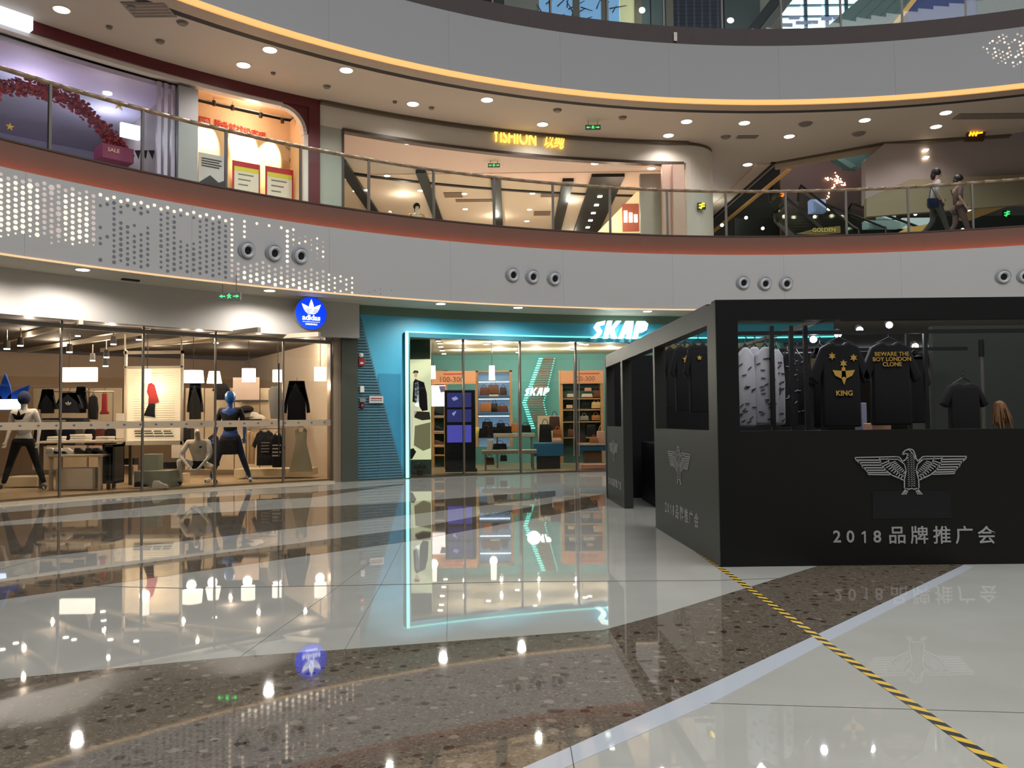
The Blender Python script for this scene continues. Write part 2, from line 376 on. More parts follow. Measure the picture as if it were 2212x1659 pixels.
for i in range(14):
    for j in range(9):
        px = 2118 + i * 8 + j * 2.0; py = 78 + j * 8 + (i % 2) * 4 - i * .4
        if px > 2118 + abs(j - 3) * 9 and random.random() < .7: dot(mb if random.random() > .4 else mb2, px, py, RE, .02 + .012 * random.random())
t = thing('perforation_lights', 'small patch of lit dots at the top right of the upper fascia', 'perforations', kind='stuff')
mb.build('lit_holes', MATS['hole_warm'], t, kind='stuff'); mb2.build('dim_holes', MATS['hole_dim'], t, kind='stuff')

# ------------------------------------------------------------------ round air nozzles
def lathe(mb, prof, m, n=20):     # prof of (r, y) revolved about local y
    rows = [[mb.bm.verts.new(m @ Vector((r * math.cos(2 * PI * i / n), y, r * math.sin(2 * PI * i / n)))) for i in range(n)] for r, y in prof]
    for A, B in zip(rows, rows[1:]):
        for i in range(n): mb.bm.faces.new([A[i], A[(i + 1) % n], B[(i + 1) % n], B[i]])
    return mb
nz0 = thing('air_nozzle', 'x', 'air nozzle', group='round air nozzles in the pale fascia')
lathe(MB(), [(.21, 0), (.205, -.02), (.185, -.035), (.17, -.03), (.165, -.02)], Matrix()).build('flange', mat('nozzle_grey', (150, 152, 156), .4), nz0, smooth=True)
lathe(MB(), [(.165, -.02), (.16, -.07), (.14, -.1), (.10, -.08), (.075, -.02)], Matrix()).build('nozzle_cup', mat('nozzle_white', (196, 198, 202), .35), nz0, smooth=True)
lathe(MB(), [(.078, -.05), (.07, -.045), (.001, -.04)], Matrix()).build('throat', mat('throat_black', (4, 4, 5), .8), nz0)
NZ = [(533, 541, 'left', 'left trio above the blue round sign'), (591, 547, 'middle', 'left trio above the blue round sign'), (648, 553, 'right', 'left trio above the blue round sign'),
      (1107, 594, 'left', 'trio above the teal shopfront'), (1150, 598, 'middle', 'trio above the teal shopfront'), (1197, 602, 'right', 'trio above the teal shopfront'),
      (1605, 611, 'left', 'trio above the black booth'), (1652, 613, 'middle', 'trio above the black booth'), (1698, 613, 'right', 'trio above the black booth'),
      (2167, 598, 'nearly last', 'right end of the fascia'), (2214, 597, 'last and cut off', 'right end of the fascia')]
for i, (x, y, wch, where) in enumerate(NZ):
    M = fr(x, y, RE, -.002) @ T((.0, 0, 0)) @ Matrix.Rotation(.22, 4, 'X') @ Matrix.Rotation(.15, 4, 'Z') @ Matrix.Diagonal((.92, 1, .92, 1))
    lb = f'round white air nozzle, {wch} of the {where}' if i < 9 else f'round white air nozzle, {wch}, at the {where}'
    if i == 0: nz0.matrix_local = M; nz0['label'] = lb
    else: dup(nz0, M, lb)

# ------------------------------------------------------------------ downlights
def downlight(p, r, label, power=0, cat='downlight', group='', m=None, col=WHITE, spot=2.3):
    t = thing('downlight', label, cat, p, group=group)
    mb = MB(); mb.tube((0, 0, -.012), (0, 0, .0), r * 1.18, r * 1.22, 20); mb.build('rim', M_CREAM, t)
    MB().tube((0, 0, -.02), (0, 0, -.012), r, r, 20).build('lens', m or M_DOWN, t)
    if power:
        lamp('SPOT', 'downlight_beam', Vector(p) + Vector((0, 0, -.06)), power, col, spot_size=spot, spot_blend=.6, shadow_soft_size=.08)
    return t
L1D = [(-60, 560, 'beyond the left edge of the photo'), (173, 583, 'over the glass-fronted clothes shop, leftmost in view'), (588, 625, 'beside the round blue sign'), (950, 656, 'over the teal panel, left of the bright sign'),
       (1118, 664, 'over the middle of the teal shopfront'), (1400, 671, 'over the bright white shop sign')]
for x, y, wh in L1D:
    p = atZ(x, y, SOF); a = math.atan2(p.y - CY, p.x - CX); p = pol(a, 19.05, SOF)
    downlight(p, .11, f'ground floor soffit downlight {wh}', 200, group='downlights in the ground floor soffit', spot=2.9)
L2D = [(133, 20), (583, 107), (526, 140), (748, 151), (892, 224), (1052, 215), (1172, 268), (1483, 262), (1444, 292), (1608, 265), (1705, 294), (1615, 355), (1868, 259), (2043, 243), (2022, 273)]
LB = ['far left beside a green exit sign', 'left and nearer the slab edge of a close pair', 'left and nearer the red band of a close pair', 'alone above the white-framed window corner', 'above the start of the grey shop fascia', 'upper one above the grey shop fascia', 'above the yellow lettering', 'nearer the edge of a pair right of the yellow lettering', 'nearer the shop of a pair right of the yellow lettering', 'first one past the yellow shop', 'over the escalator void corner', 'deepest one beside the escalator void', 'between the escalator void and the orange sign', 'nearest to the orange sign, upper one', 'nearest to the orange sign, lower one']
for i_, ((x, y), l) in enumerate(zip(L2D, LB)):
    downlight(atZ(x, y, L2C), .14, f'bright ceiling downlight, {l}', 185 if i_ < 4 else 68, group='downlights in the first floor ceiling', spot=2.6)

def exit_sign(px, py, Y, w, h, label, hang=.5):
    p = atY(px, py, Y); t = thing('exit_sign', label, 'exit sign', p)
    MB().box(-w / 2, w / 2, 0, .05, -h / 2, h / 2).bevel(.008, 1).build('housing', M_SIGNBACK, t)
    k = w / .55
    mb = MB()   # running figure and arrows
    mb.strip([(-.03 * k, .03 * k), (.0, -.0), (.035 * k, -.04 * k)], .02 * k, -.006, 0); mb.strip([(.0, 0), (-.035 * k, -.045 * k)], .02 * k, -.006, 0)
    mb.strip([(-.05 * k, .01 * k), (.045 * k, .02 * k)], .014 * k, -.006, 0); mb.prism(ellipse(0, .052 * k, .014 * k, .014 * k, 8), -.006, 0)
    for s in (-1, 1): mb.strip([(s * .1 * k, 0), (s * .2 * k, 0)], .022 * k, -.006, 0); mb.prism([(s * .24 * k, 0), (s * .17 * k, .035 * k), (s * .17 * k, -.035 * k)], -.006, 0)
    mb.build('pictogram', M_GREEN, t)
    mb = MB()
    for s in (-1, 1): mb.tube((s * w * .3, .02, h / 2), (s * w * .3, .02, hang), .008, n=6)
    mb.build('rods', M_STEEL, t)
exit_sign(495, 640, 16.2, .45, .16, 'green exit sign hanging in front of the ground floor clothes shop', .42)
exit_sign(178, 35, 16.6, .36, .16, 'green exit sign hanging at the upper left ceiling', .45)
exit_sign(1281, 275, 22.2, .42, .14, 'green exit sign hanging right of the yellow lettering', .4)
exit_sign(1067, 357, 23.6, .35, .12, 'small green exit sign inside the open-fronted upper shop', .35)

# ------------------------------------------------------------------ ground floor shopfront, left (clothes)
AA = lambda x, R=R1: ang(x, R)
aL, aP = AA(-260), AA(768)
FASZ = 3.36
t = thing('wall_left', 'smooth grey shop fascia over the clothes shop glass', 'wall', kind='structure')
MB().arc(R1 - .25, R1 + .2, aP, aL, FASZ, SOF, 40).build('fascia', mat('shop_grey', (186, 182, 176), .45, noise=.02), t)
MB().arc(R1 - .03, R1 + .06, AA(716), aL, FASZ - .14, FASZ - .06, 40).build('top_rail', M_STEEL, t)
MB().arc(R1 - .2, R1 + .1, AA(716), aL, 0, .035, 40).build('threshold', mat('threshold_beige', (186, 168, 140), .25), t)
MB().arc(R1 - .15, R1 + .35, AA(768), AA(733), 0, FASZ, 6).build('pilaster', mat('dark_green_pilaster', (70, 74, 66), .15, noise=.02), t)
MB().arc(R1 - .1, R1 + .3, AA(733), AA(717), 0, FASZ, 3).build('pilaster_edge', mat('brown_pilaster', (128, 112, 92), .3), t)
FR = [-190, -30, 133, 310, 466, 612, 715]
t = thing('shopfront_glass', 'tall frameless glass front of the clothes shop', 'glass front')
for a, b in zip(FR, FR[1:]): MB().arc(R1 - .006, R1 + .006, AA(b) + .0003, AA(a) - .0003, .035, FASZ - .06, 4).build('glass_pane', GLASS, t)
for x in FR: MB().box(-.018, .018, -.02, .03, .03, FASZ).xf(frp(AA(x), R1, 0)).build('mullion', mat('mullion_grey', (92, 84, 74), .4, .3), t)
MB().arc(R1 - .012, R1 - .008, AA(760), aL, 1.31, 1.45, 40).build('sticker_band', mat('frost_band', (158, 140, 116), .6), t)
def trefoil(mb, s, y0, y1, m=Matrix(), cut=True):
    def leaf(ang_, L, W, ox=0):
        pts = []
        for i in range(9): u = i / 8; pts.append((W * math.sin(PI * u**.8) * (1 - .25 * u), L * u))
        for i in range(7, 0, -1): u = i / 8; pts.append((-W * math.sin(PI * u**.8) * (1 - .25 * u), L * u))
        c, sn = math.cos(ang_), math.sin(ang_)
        return [((x * c - z * sn + ox) * s, (x * sn + z * c - .35) * s) for x, z in pts]
    for a, L, W in ((0, 1.0, .2), (.78, .95, .22), (-.78, .95, .22)): mb.prism(leaf(a, L, W), y0, y1, m)
    if cut:
        for k in range(3): mb.prism([((-.4 + .02 * k) * s, (-.3 + .1 * k) * s), ((.4 - .02 * k) * s, (-.3 + .1 * k) * s), ((.46 - .02 * k) * s, (-.24 + .1 * k) * s), ((-.46 + .02 * k) * s, (-.24 + .1 * k) * s)], y0, y1, m)
mb = MB()
for i in range(46):
    a = AA(5) + (AA(755) - AA(5)) * i / 23 if i < 24 else None
    if a is None: break
    trefoil(mb, .045, -.016, -.0125, frp(a, R1, 1.385), False)
mb.build('sticker_marks', mat('sticker_blue', (70, 76, 110), .6), t, kind='stuff')
# door handles on the right leaf
mb = MB()
mb.tube(fr(600, 985, R1, -.06).translation, fr(600, 785, R1, -.06).translation, .016); mb.build('door_handle', mat('handle_dark', (40, 38, 36), .3, .5), t)
MB().box(-.09, .09, -.05, .05, -.05, .05).xf(fr(709, 732, R1)).build('hinge_clamp', M_STEEL, t)
MB().box(-.05, .05, -.05, .05, -.05, .05).xf(fr(612, 728, R1)).build('hinge_clamp', M_STEEL, t)
# interior shell
t = thing('wall_left_inside', 'beige inside walls and dark ceiling of the clothes shop', 'wall', kind='structure')
MB().arc(29, 29.2, AA(800), aL + .1, 0, SOF, 30).build('back_wall', M_BEIGE, t)
MB().box(-.08, .08, .1, 9, 0, FASZ + .1).xf(frp(AA(752), R1, 0)).build('side_wall', mat('side_beige', (190, 176, 156), .8), t)
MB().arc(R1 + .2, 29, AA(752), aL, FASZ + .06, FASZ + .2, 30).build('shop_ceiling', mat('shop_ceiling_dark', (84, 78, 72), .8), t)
MB().arc(R1 + .12, 29, AA(752), aL, 0, .07, 30).build('shop_floor', M_TAN, t)
for k, (x0, y0, x1, y1) in enumerate([(-30, 745, 175, 695), (0, 765, 330, 715), (130, 768, 560, 712), (330, 742, 690, 722)]):
    p = atZ(x0, y0, FASZ - .03); q = atZ(x1, y1, FASZ - .03)
    d = (q - p); L = min(d.length, 7); p = q - d.normalized() * L
    M = T(p) @ Matrix.Rotation(math.atan2(d.y, d.x), 4, 'Z')
    MB().box(0, L, -.04, .04, -.05, .05, M).build('ceiling_beam', mat('pale_beam', (190, 176, 152), .6), t)
TRK = [(15, 755), (44, 748), (168, 727), (150, 762), (230, 773), (200, 780), (300, 735), (228, 792), (467, 742), (245, 745)]
trk0 = None
for i, (x, y) in enumerate(TRK):
    Y = D(x, R1) + 1.2 + (i % 3) * .9; p = atY(x, y, Y)
    if trk0 is None:
        trk0 = thing('track_light', 'x', 'track light', p, group='track spotlights in the clothes shop ceiling')
        MB().tube((0, 0, .02), (0, 0, .18), .062, .05, 14).build('lamp_head', mat('lamp_can', (70, 66, 60), .5), trk0, smooth=False)
        MB().tube((0, 0, 0), (0, 0, .02), .055, .055, 14).build('lens', M_DOWN, trk0)
        MB().tube((0, 0, .18), (0, 0, .38), .012, n=6).build('stem', M_STEEL, trk0); o = trk0
    else: o = dup(trk0, T(p))
    o['label'] = f"round track spotlight in the dark shop ceiling, {['leftmost low one','left pair upper one','between first beams','low one behind first joint','low one over the light box','lowest of the cluster','above the poster stand left corner','smallest of the cluster','alone right of the poster stand','dim one behind the second beam'][i]}"
    if i in (0, 2, 3, 6, 8): lamp('SPOT', 'track_beam', p + Vector((0, 0, -.04)), 75, WARM, spot_size=2.4, spot_blend=.5, shadow_soft_size=.05)
for x, k in ((60, 2.4), (230, 2.8), (400, 2.4), (560, 2.2), (660, 1.6), (120, 4.3), (330, 4.6), (500, 4.3)):
    pp = atY(x, 850, D(x, R1) + k); lamp('POINT', 'shop_fill_lamp', (pp.x, pp.y, FASZ - .12), 36, WARM, shadow_soft_size=.035)

for x in (60, 240, 430, 560): pp = atY(x, 850, D(x, R1) + .55); lamp('POINT', 'mannequin_fill', (pp.x, pp.y, FASZ - .1), 14, WARM, shadow_soft_size=.03)  # added fill lights that brighten the fronts of the mannequins
# ---- trefoil sign
sg = thing('round_sign', 'round glowing blue sign with white trefoil hanging over the shop corner', 'sign', (0, 0, 0)); sg.matrix_local = fr(672, 677, R1 - .7)
MB().prism(ellipse(0, 0, .37, .37, 36), 0, .1).build('housing', M_STEEL, sg)
MB().prism(ellipse(0, 0, .36, .36, 36), -.012, 0).build('blue_face', mat('sign_blue', (0, 60, 235), emit=.95), sg)
mb = MB(); trefoil(mb, .33, -.025, -.012, T((0, 0, .1)), False)
mb.build('trefoil', mat('sign_white', (245, 250, 255), emit=1.5), sg)
mb = MB()
for k in range(3): mb.box(-.17, .17, -.03, -.025, .012 + .032 * k, .023 + .032 * k)
mb.build('stripe_cuts', MATS['sign_blue'], sg)
text_bm('adidas', .17, .005, .003).xf(T((0, -.018, -.1))).build('lettering', MATS['sign_white'], sg)
text_bm('ORIGINALS', .055, .004).xf(T((0, -.018, -.245))).build('lettering', MATS['sign_white'], sg)
MB().box(-.2, .2, -.02, -.012, -.195, -.188).build('line', MATS['sign_white'], sg)
MB().box(-.04, .04, .1, .5, -.05, .05).build('bracket', M_STEEL, sg)

# ------------------------------------------------------------------ figures
def skin(name, V, E, m, parent, root=0, sub=1, **k):
    me = bpy.data.meshes.new(name); me.from_pydata([v[0] for v in V], E, [])
    o = bpy.data.objects.new(name, me); COL.objects.link(o)
    s = o.modifiers.new('s', 'SKIN'); s.use_smooth_shade = True
    for i, v in enumerate(V):
        sv = me.skin_vertices[0].data[i]; r = v[1]; sv.radius = r if isinstance(r, tuple) else (r, r)
        sv.use_root = (i == root)
    ss = o.modifiers.new('u', 'SUBSURF'); ss.levels = sub; ss.render_levels = sub
    dg = bpy.context.evaluated_depsgraph_get(); me2 = bpy.data.meshes.new_from_object(o.evaluated_get(dg))
    bpy.data.objects.remove(o); bpy.data.meshes.remove(me)
    me2.materials.clear(); me2.materials.append(m); me2.name = name
    return link(me2, name, parent, **k)
def figure(name, label, cat, loc, rz, J, mbody, top=None, legs=None, sleeve=1, hair=None, shoe=None, s=1, group=None, thick=1, headm=None):
    t = thing(name, label, cat, loc, rz, group); J = {k: Vector(v) * s for k, v in J.items()}
    V = []; I = {}
    def v(n, p, r): I[n] = len(V); V.append((tuple(p), r)); return I[n]
    k = s * thick
    v('pel', J['pel'], (.13 * k, .095 * k)); v('wai', J['pel'].lerp(J['che'], .45), (.105 * k, .08 * k)); v('che', J['che'], (.14 * k, .10 * k))
    v('nek', J['nek'], .05 * k); v('jaw', J['nek'].lerp(J['hea'], .5) + Vector((0, -.012, 0)) * s, .062 * s); v('hea', J['hea'], .088 * s); v('cro', J['hea'] + (J['hea'] - J['nek']).normalized() * .07 * s, .06 * s)
    E = [('pel', 'wai'), ('wai', 'che'), ('che', 'nek'), ('nek', 'jaw'), ('jaw', 'hea'), ('hea', 'cro')]
    v('nose', J['hea'] + J.get('look', Vector((0, -1, 0))).normalized() * .115 * s + Vector((0, 0, -.02 * s)), .014 * s); E.append(('hea', 'nose'))
    for q in 'LR':
        v('sh' + q, J['sh' + q], .058 * k); v('el' + q, J['el' + q], .04 * k); v('wr' + q, J['wr' + q], .027 * k)
        d = (J['wr' + q] - J['el' + q]).normalized(); ha = J['wr' + q] + d * .06 * s; v('ha' + q, ha, (.035 * s, .018 * s))
        E += [('che', 'sh' + q), ('sh' + q, 'el' + q), ('el' + q, 'wr' + q), ('wr' + q, 'ha' + q)]
        sd = d.cross(Vector((0, 1, 0))); sd = sd.normalized() if sd.length > .1 else Vector((1, 0, 0))
        for fi, (off, ln) in enumerate(((-.027, .07), (-.009, .082), (.009, .078), (.027, .062))):
            a = v(f'f{fi}{q}', ha + sd * off * s + d * .045 * s, .0095 * s); b = v(f'g{fi}{q}', ha + sd * off * s + d * (.045 + ln * .6) * s + Vector((0, -.018, 0)) * s, .008 * s)
            E += [('ha' + q, f'f{fi}{q}'), (f'f{fi}{q}', f'g{fi}{q}')]
        v('th' + q, ha + sd * -.05 * s + d * .015 * s + Vector((0, -.012, 0)) * s, .011 * s); E.append(('ha' + q, 'th' + q))
        v('hi' + q, J['hi' + q], .085 * k); v('kn' + q, J['kn' + q], .055 * k); v('ca' + q, J['kn' + q].lerp(J['an' + q], .3), .055 * k); v('an' + q, J['an' + q], .035 * k)
        fd = J['to' + q] - J['an' + q]; v('hl' + q, J['an' + q] + Vector((0, 0, -.03 * s)), .036 * s); v('to' + q, J['to' + q], (.036 * s, .022 * s))
        E += [('pel', 'hi' + q), ('hi' + q, 'kn' + q), ('kn' + q, 'ca' + q), ('ca' + q, 'an' + q), ('an' + q, 'hl' + q), ('hl' + q, 'to' + q)]
    body = skin('body', V, [(I[a], I[b]) for a, b in E], mbody, t)
    def sub(names, edges, rad, nm, m, root):
        W = [(V[I[n]][0], tuple(x * rad for x in (V[I[n]][1] if isinstance(V[I[n]][1], tuple) else (V[I[n]][1],) * 2))) for n in names]
        return skin(nm, W, [(names.index(a), names.index(b)) for a, b in edges], m, t, names.index(root))
    if top:
        n = ['pel', 'wai', 'che', 'shL', 'shR', 'elL', 'elR'] + (['wrL', 'wrR'] if sleeve > 1 else [])
        e = [('pel', 'wai'), ('wai', 'che'), ('che', 'shL'), ('che', 'shR'), ('shL', 'elL'), ('shR', 'elR')] + ([('elL', 'wrL'), ('elR', 'wrR')] if sleeve > 1 else [])
        sub(n, e, 1.28, 'shirt', top, 'che')
    if legs:
        n = ['pel', 'hiL', 'hiR', 'knL', 'knR', 'caL', 'caR', 'anL', 'anR']
        e = [('pel', 'hiL'), ('pel', 'hiR'), ('hiL', 'knL'), ('hiR', 'knR'), ('knL', 'caL'), ('knR', 'caR'), ('caL', 'anL'), ('caR', 'anR')]
        sub(n, e, 1.2, 'trousers', legs, 'pel')
    if shoe:
        for q in 'LR': skin('shoe', [(V[I['hl' + q]][0], .052 * s), (V[I['to' + q]][0], .042 * s)], [(0, 1)], shoe, t)
    h = J['hea']
    if headm: MB().ball(h + Vector((0, 0, .01 * s)), .118 * s, .88, 1, 1.12).build('head_cover', headm, t, smooth=True)
    if hair:
        lk = J.get('look', Vector((0, -1, 0))).normalized()
        mb = MB(); mb.ball(h - lk * .022 * s + Vector((0, 0, .035 * s)), .115 * s, .95, 1, .95); mb.ball(h - lk * .09 * s + Vector((0, 0, -.05 * s)), .07 * s, .9, .9, 1.5); mb.build('hair', hair, t, smooth=True)
    # shorts hook: faces get eyes and ears
    if cat == 'person':
        lk = J.get('look', Vector((0, -1, 0))).normalized(); side = Vector((-lk.y, lk.x, 0))
        mb = MB()
        for q in (-1, 1): mb.ball(h + lk * .085 * s + side * .032 * q * s, .011 * s, seg=8, ring=5)
        mb.build('eyes', M_BLACK, t)
        MB().ball(h + lk * .09 * s + Vector((0, 0, -.06 * s)), .02 * s, 1, 1, .4, seg=8, ring=5).build('mouth', mat('lips', (150, 80, 76), .5), t)
    return t
STAND = dict(pel=(0, 0, .95), che=(0, 0, 1.32), nek=(0, .0, 1.5), hea=(0, -.01, 1.66), shL=(-.19, 0, 1.42), shR=(.19, 0, 1.42), elL=(-.27, .03, 1.14), elR=(.27, .03, 1.14), wrL=(-.29, -.05, .9), wrR=(.29, -.05, .9),
             hiL=(-.1, 0, .88), hiR=(.1, 0, .88), knL=(-.13, 0, .49), knR=(.13, 0, .49), anL=(-.15, .02, .09), anR=(.15, .02, .09), toL=(-.17, -.14, .03), toR=(.17, -.14, .03))
M_MANQ = mat('mannequin_white', (216, 208, 192), .4)
wide = dict(STAND, knL=(-.24, 0, .49), knR=(.24, 0, .49), anL=(-.38, .02, .09), anR=(.38, .02, .09), toL=(-.45, -.14, .03), toR=(.45, -.14, .03), hiL=(-.12, 0, .86), hiR=(.12, 0, .86))
base = lambda x, y, Y: (lambda p: (p.x, Y, .07))(atY(x, y, Y))
def mann_tee_mark(t, s, m, z=1.27, y=-.165):
    mb = MB(); trefoil(mb, s, y, y + .01, T((0, 0, z))); mb.build('shirt_print', m, t)
t = figure('mannequin', 'wide-legged mannequin in white printed tee and black trousers, navy head', 'mannequin', base(50, 1050, 16.4) [:2] + (.13,), 0, wide, M_MANQ, M_CLOTHW, M_CLOTHK, hair=None, shoe=M_BLACK, headm=M_CLOTHN, s=1.08)
mann_tee_mark(t, .2, M_BLACK, 1.44, -.19)
t = figure('mannequin', 'wide-legged mannequin in dark tee with blue sleeves, leggings and blue head', 'mannequin', base(497, 1040, 18.7), 0, wide, MATS['blue_cloth'], M_CLOTHK, M_CLOTHN, shoe=M_CLOTHW, headm=mat('blue_gloss', (40, 110, 190), .3), s=1.14)
MB().box(-.2, .2, -.16, .12, .62, .99).bevel(.05, 2).build('shorts', M_CLOTHK, t)
squat = dict(pel=(0, .12, .42), che=(0, -.02, .78), nek=(0, -.06, .95), hea=(0, -.1, 1.08), shL=(-.2, -.02, .86), shR=(.2, -.02, .86), elL=(-.3, -.2, .6), elR=(.28, -.22, .6), wrL=(-.12, -.38, .42), wrR=(.1, -.38, .36),
             hiL=(-.1, .1, .4), hiR=(.1, .1, .4), knL=(-.32, -.25, .52), knR=(.34, -.2, .36), anL=(-.3, -.12, .09), anR=(.3, .12, .1), toL=(-.34, -.28, .03), toR=(.36, -.04, .03))
t = figure('mannequin', 'white mannequin squatting beside the grey plinths in cream clothes', 'mannequin', base(428, 1050, 18.0), .15, squat, M_MANQ, M_CLOTHW, None, 1, shoe=M_BLACK, s=1.06)
mat('cream_cloth', (206, 200, 184), .9)
MB().box(-.17, .17, -.02, .24, .34, .52).bevel(.06, 2).build('shorts', M_CLOTHK, t)
mb = MB(); trefoil(mb, .06, -.21, -.2, T((.09, 0, .82))); mb.build('shirt_print', M_BLACK, t)

# ------------------------------------------------------------------ clothes on hangers
TEE = [(-.1, 0), (-.25, -.05), (-.42, -.32), (-.31, -.38), (-.25, -.26), (-.26, -.75), (.26, -.75), (.25, -.26), (.31, -.38), (.42, -.32), (.25, -.05), (.1, 0), (.05, -.03), (-.05, -.03)]
COAT = [(-.08, 0), (-.24, -.06), (-.36, -.5), (-.38, -.66), (-.29, -.68), (-.24, -.32), (-.26, -.85), (.26, -.85), (.24, -.32), (.29, -.68), (.38, -.66), (.36, -.5), (.24, -.06), (.08, 0), (.04, .03), (-.04, .03)]
SIDE = [(-.04, .01), (-.12, -.06), (-.14, -.4), (-.13, -.78), (.12, -.8), (.14, -.42), (.1, -.06), (.04, .01)]
DRESS = [(-.06, 0), (-.14, -.03), (-.12, -.3), (-.27, -.98), (.27, -.98), (.12, -.3), (.14, -.03), (.06, 0), (.03, -.08), (-.03, -.08)]
PANTS = [(-.16, 0), (-.2, -.9), (-.05, -.9), (0, -.2), (.05, -.9), (.2, -.9), (.16, 0)]
def garment(name, label, cat, px, py, Y, w, h, poly, m, rz=0, group=None, th=.07, hanger=True):
    # px, py: top centre of the garment; w, h in metres
    p = atY(px, py, Y); t = thing(name, label, cat, p, rz, group)
    pw = max(a for a, b in poly) - min(a for a, b in poly); ph = max(b for a, b in poly) - min(b for a, b in poly)
    q = [(a * w / pw, b * h / ph) for a, b in poly]
    MB().prism(q, -th / 2, th / 2).bevel(th * .22, 2).build('cloth', m, t, smooth=True)
    if hanger:
        mb = MB(); mb.path([Vector((-w * .22, 0, -.02)), Vector((0, 0, .05)), Vector((w * .22, 0, -.02))], .007, 6)
        mb.path([Vector((0, 0, .05)), Vector((0, 0, .09)), Vector((.02, 0, .11)), Vector((.0, 0, .13))], .005, 6); mb.build('hanger', M_BLACK, t)
    return t
HG = 'hanging clothes in the left shop'
garment('jacket', 'black hooded jacket on the wall rail, nearest the big blue trefoil', 'jacket', 103, 852, 18.6, .42, .44, COAT, M_CLOTHK, group=HG)
t = garment('jacket', 'navy jacket with white trefoil print on the wall rail', 'jacket', 150, 851, 18.5, .62, .44, COAT, mat('near_black_navy', (18, 22, 32), .8), group=HG)
mb = MB(); trefoil(mb, .1, -.05, -.04, T((0, 0, -.22))); mb.build('chest_print', M_CLOTHW, t)
garment('jacket', 'black jacket on the wall rail, right end of the first rail', 'jacket', 175, 852, 18.9, .34, .44, COAT, M_CLOTHK, group=HG)
garment('coat', 'long narrow dark coat hanging beside the red scarf', 'coat', 202, 855, 18.8, .22, .55, SIDE, M_CLOTHK, group=HG)
garment('scarf', 'hanging brick-red garment on the beige wall', 'scarf', 226, 850, 19.2, .2, .48, [(-.05, 0), (-.06, -.36), (-.1, -.4), (-.1, -.44), (.11, -.44), (.11, -.4), (.06, -.36), (.05, 0)], M_RED, group=HG)
for i, (x, wd, hh, m, ds) in enumerate([(88, .3, .42, M_CLOTHK, 'black trousers at the left end of the lower rail'), (110, .3, .4, M_CLOTHK, 'black top between mannequin and table on the lower rail'), (150, .34, .4, M_CLOTHN, 'navy top on the lower rail above the table'),
                                    (175, .25, .4, M_CLOTHG, 'grey top on the lower rail'), (196, .25, .4, M_CLOTHK, 'slim black top on the lower rail'), (218, .25, .4, mat('maroon_cloth', (92, 42, 38), .9), 'maroon top on the lower rail'), (240, .25, .4, M_CLOTHK, 'last black top of the lower rail')]):
    garment('hanging_shirt', ds, 'top', x, 925, 18.9, wd, hh, SIDE, m, group=HG, th=.1)
garment('coat', 'tall black coat right of the poster stand', 'coat', 422, 833, 20.2, .4, .85, COAT, M_CLOTHK, group=HG)
garment('square_shirt', 'square black top hanging above the blue-headed mannequin', 'top', 478, 828, 21, .46, .42, TEE, M_CLOTHK, group=HG)
t = garment('tee', 'warm-lit cream tee hanging behind the shop door', 'shirt', 597, 835, 19.0, .36, .74, [(-.12, 0), (-.2, -.1), (-.2, -.3), (-.14, -.8), (.16, -.8), (.16, -.3), (.2, -.1), (.1, 0)], M_CLOTHW, group=HG)
garment('jacket', 'big black jacket hung high by the glass door', 'jacket', 641, 828, 19.1, .62, .9, COAT, M_CLOTHK, group=HG)
garment('dress', 'pale sleeveless dress hung under the big black jacket', 'dress', 650, 925, 19.2, .55, 1.0, DRESS, mat('olive_cream', (196, 184, 150), .9), group=HG)
t = garment('tee', 'long black printed tee on the front rail', 'shirt', 572, 930, 19.5, .6, .82, TEE, M_CLOTHK, group=HG)
for k in range(4): MB().box(-.07, .13 - .02 * (k % 2), -.052, -.045, -.3 - .07 * k, -.27 - .07 * k).build('print_line', M_CLOTHG, t)
t = garment('tee', 'black tee with pale print at the right end of the front rail', 'shirt', 599, 937, 19.3, .36, .78, TEE, M_CLOTHK, group=HG)
for k in range(4): MB().box(-.1, .1 - .03 * (k % 2), -.052, -.045, -.28 - .08 * k, -.25 - .08 * k).build('print_line', M_CLOTHW, t)
garment('tee', 'tan tee hanging at the left end of the front rail', 'shirt', 540, 932, 19.6, .25, .78, SIDE, mat('tan_cloth', (190, 158, 116), .9), group=HG)
garment('jacket', 'dark jacket behind the squatting mannequin', 'jacket', 462, 940, 19.9, .3, .75, SIDE, M_CLOTHK, group=HG)
garment('trousers', 'black trousers hanging left of the squatting mannequin', 'trousers', 400, 925, 20, .26, .4, PANTS, M_CLOTHK, group=HG)
def rail(label, px0, px1, py, Y, legs=True):
    a = atY(px0, py, Y); b = atY(px1, py, Y); t = thing('clothes_rail', label, 'clothes rail')
    MB().tube(a, b, .014).build('bar', M_STEEL, t)
    for p in (a, b): MB().tube((p.x, p.y, .07), (p.x, p.y, p.z), .014, n=8).build('upright', M_STEEL, t)
rail('upper wall rail of jackets in the clothes shop', 90, 245, 846, 18.9)
rail('low front rail of printed tees', 532, 615, 925, 19.5)

# ---- blue trefoil on the wall, round light
t = thing('wall_emblem', 'large blue trefoil emblem cut by the left edge of the photo', 'emblem')
mb = MB(); trefoil(mb, .8, 0, .04, T(atY(10, 858, 17.8)), True); mb.build('trefoil', mat('emblem_blue', (20, 70, 170), .4), t)
t = thing('counter_light', 'glowing white and blue light box behind the wide-legged mannequin', 'light box')
MB().pb(-20, 862, 40, 885, 17.6, .1).build('box', mat('cool_box', (205, 225, 255), emit=2.2), t)
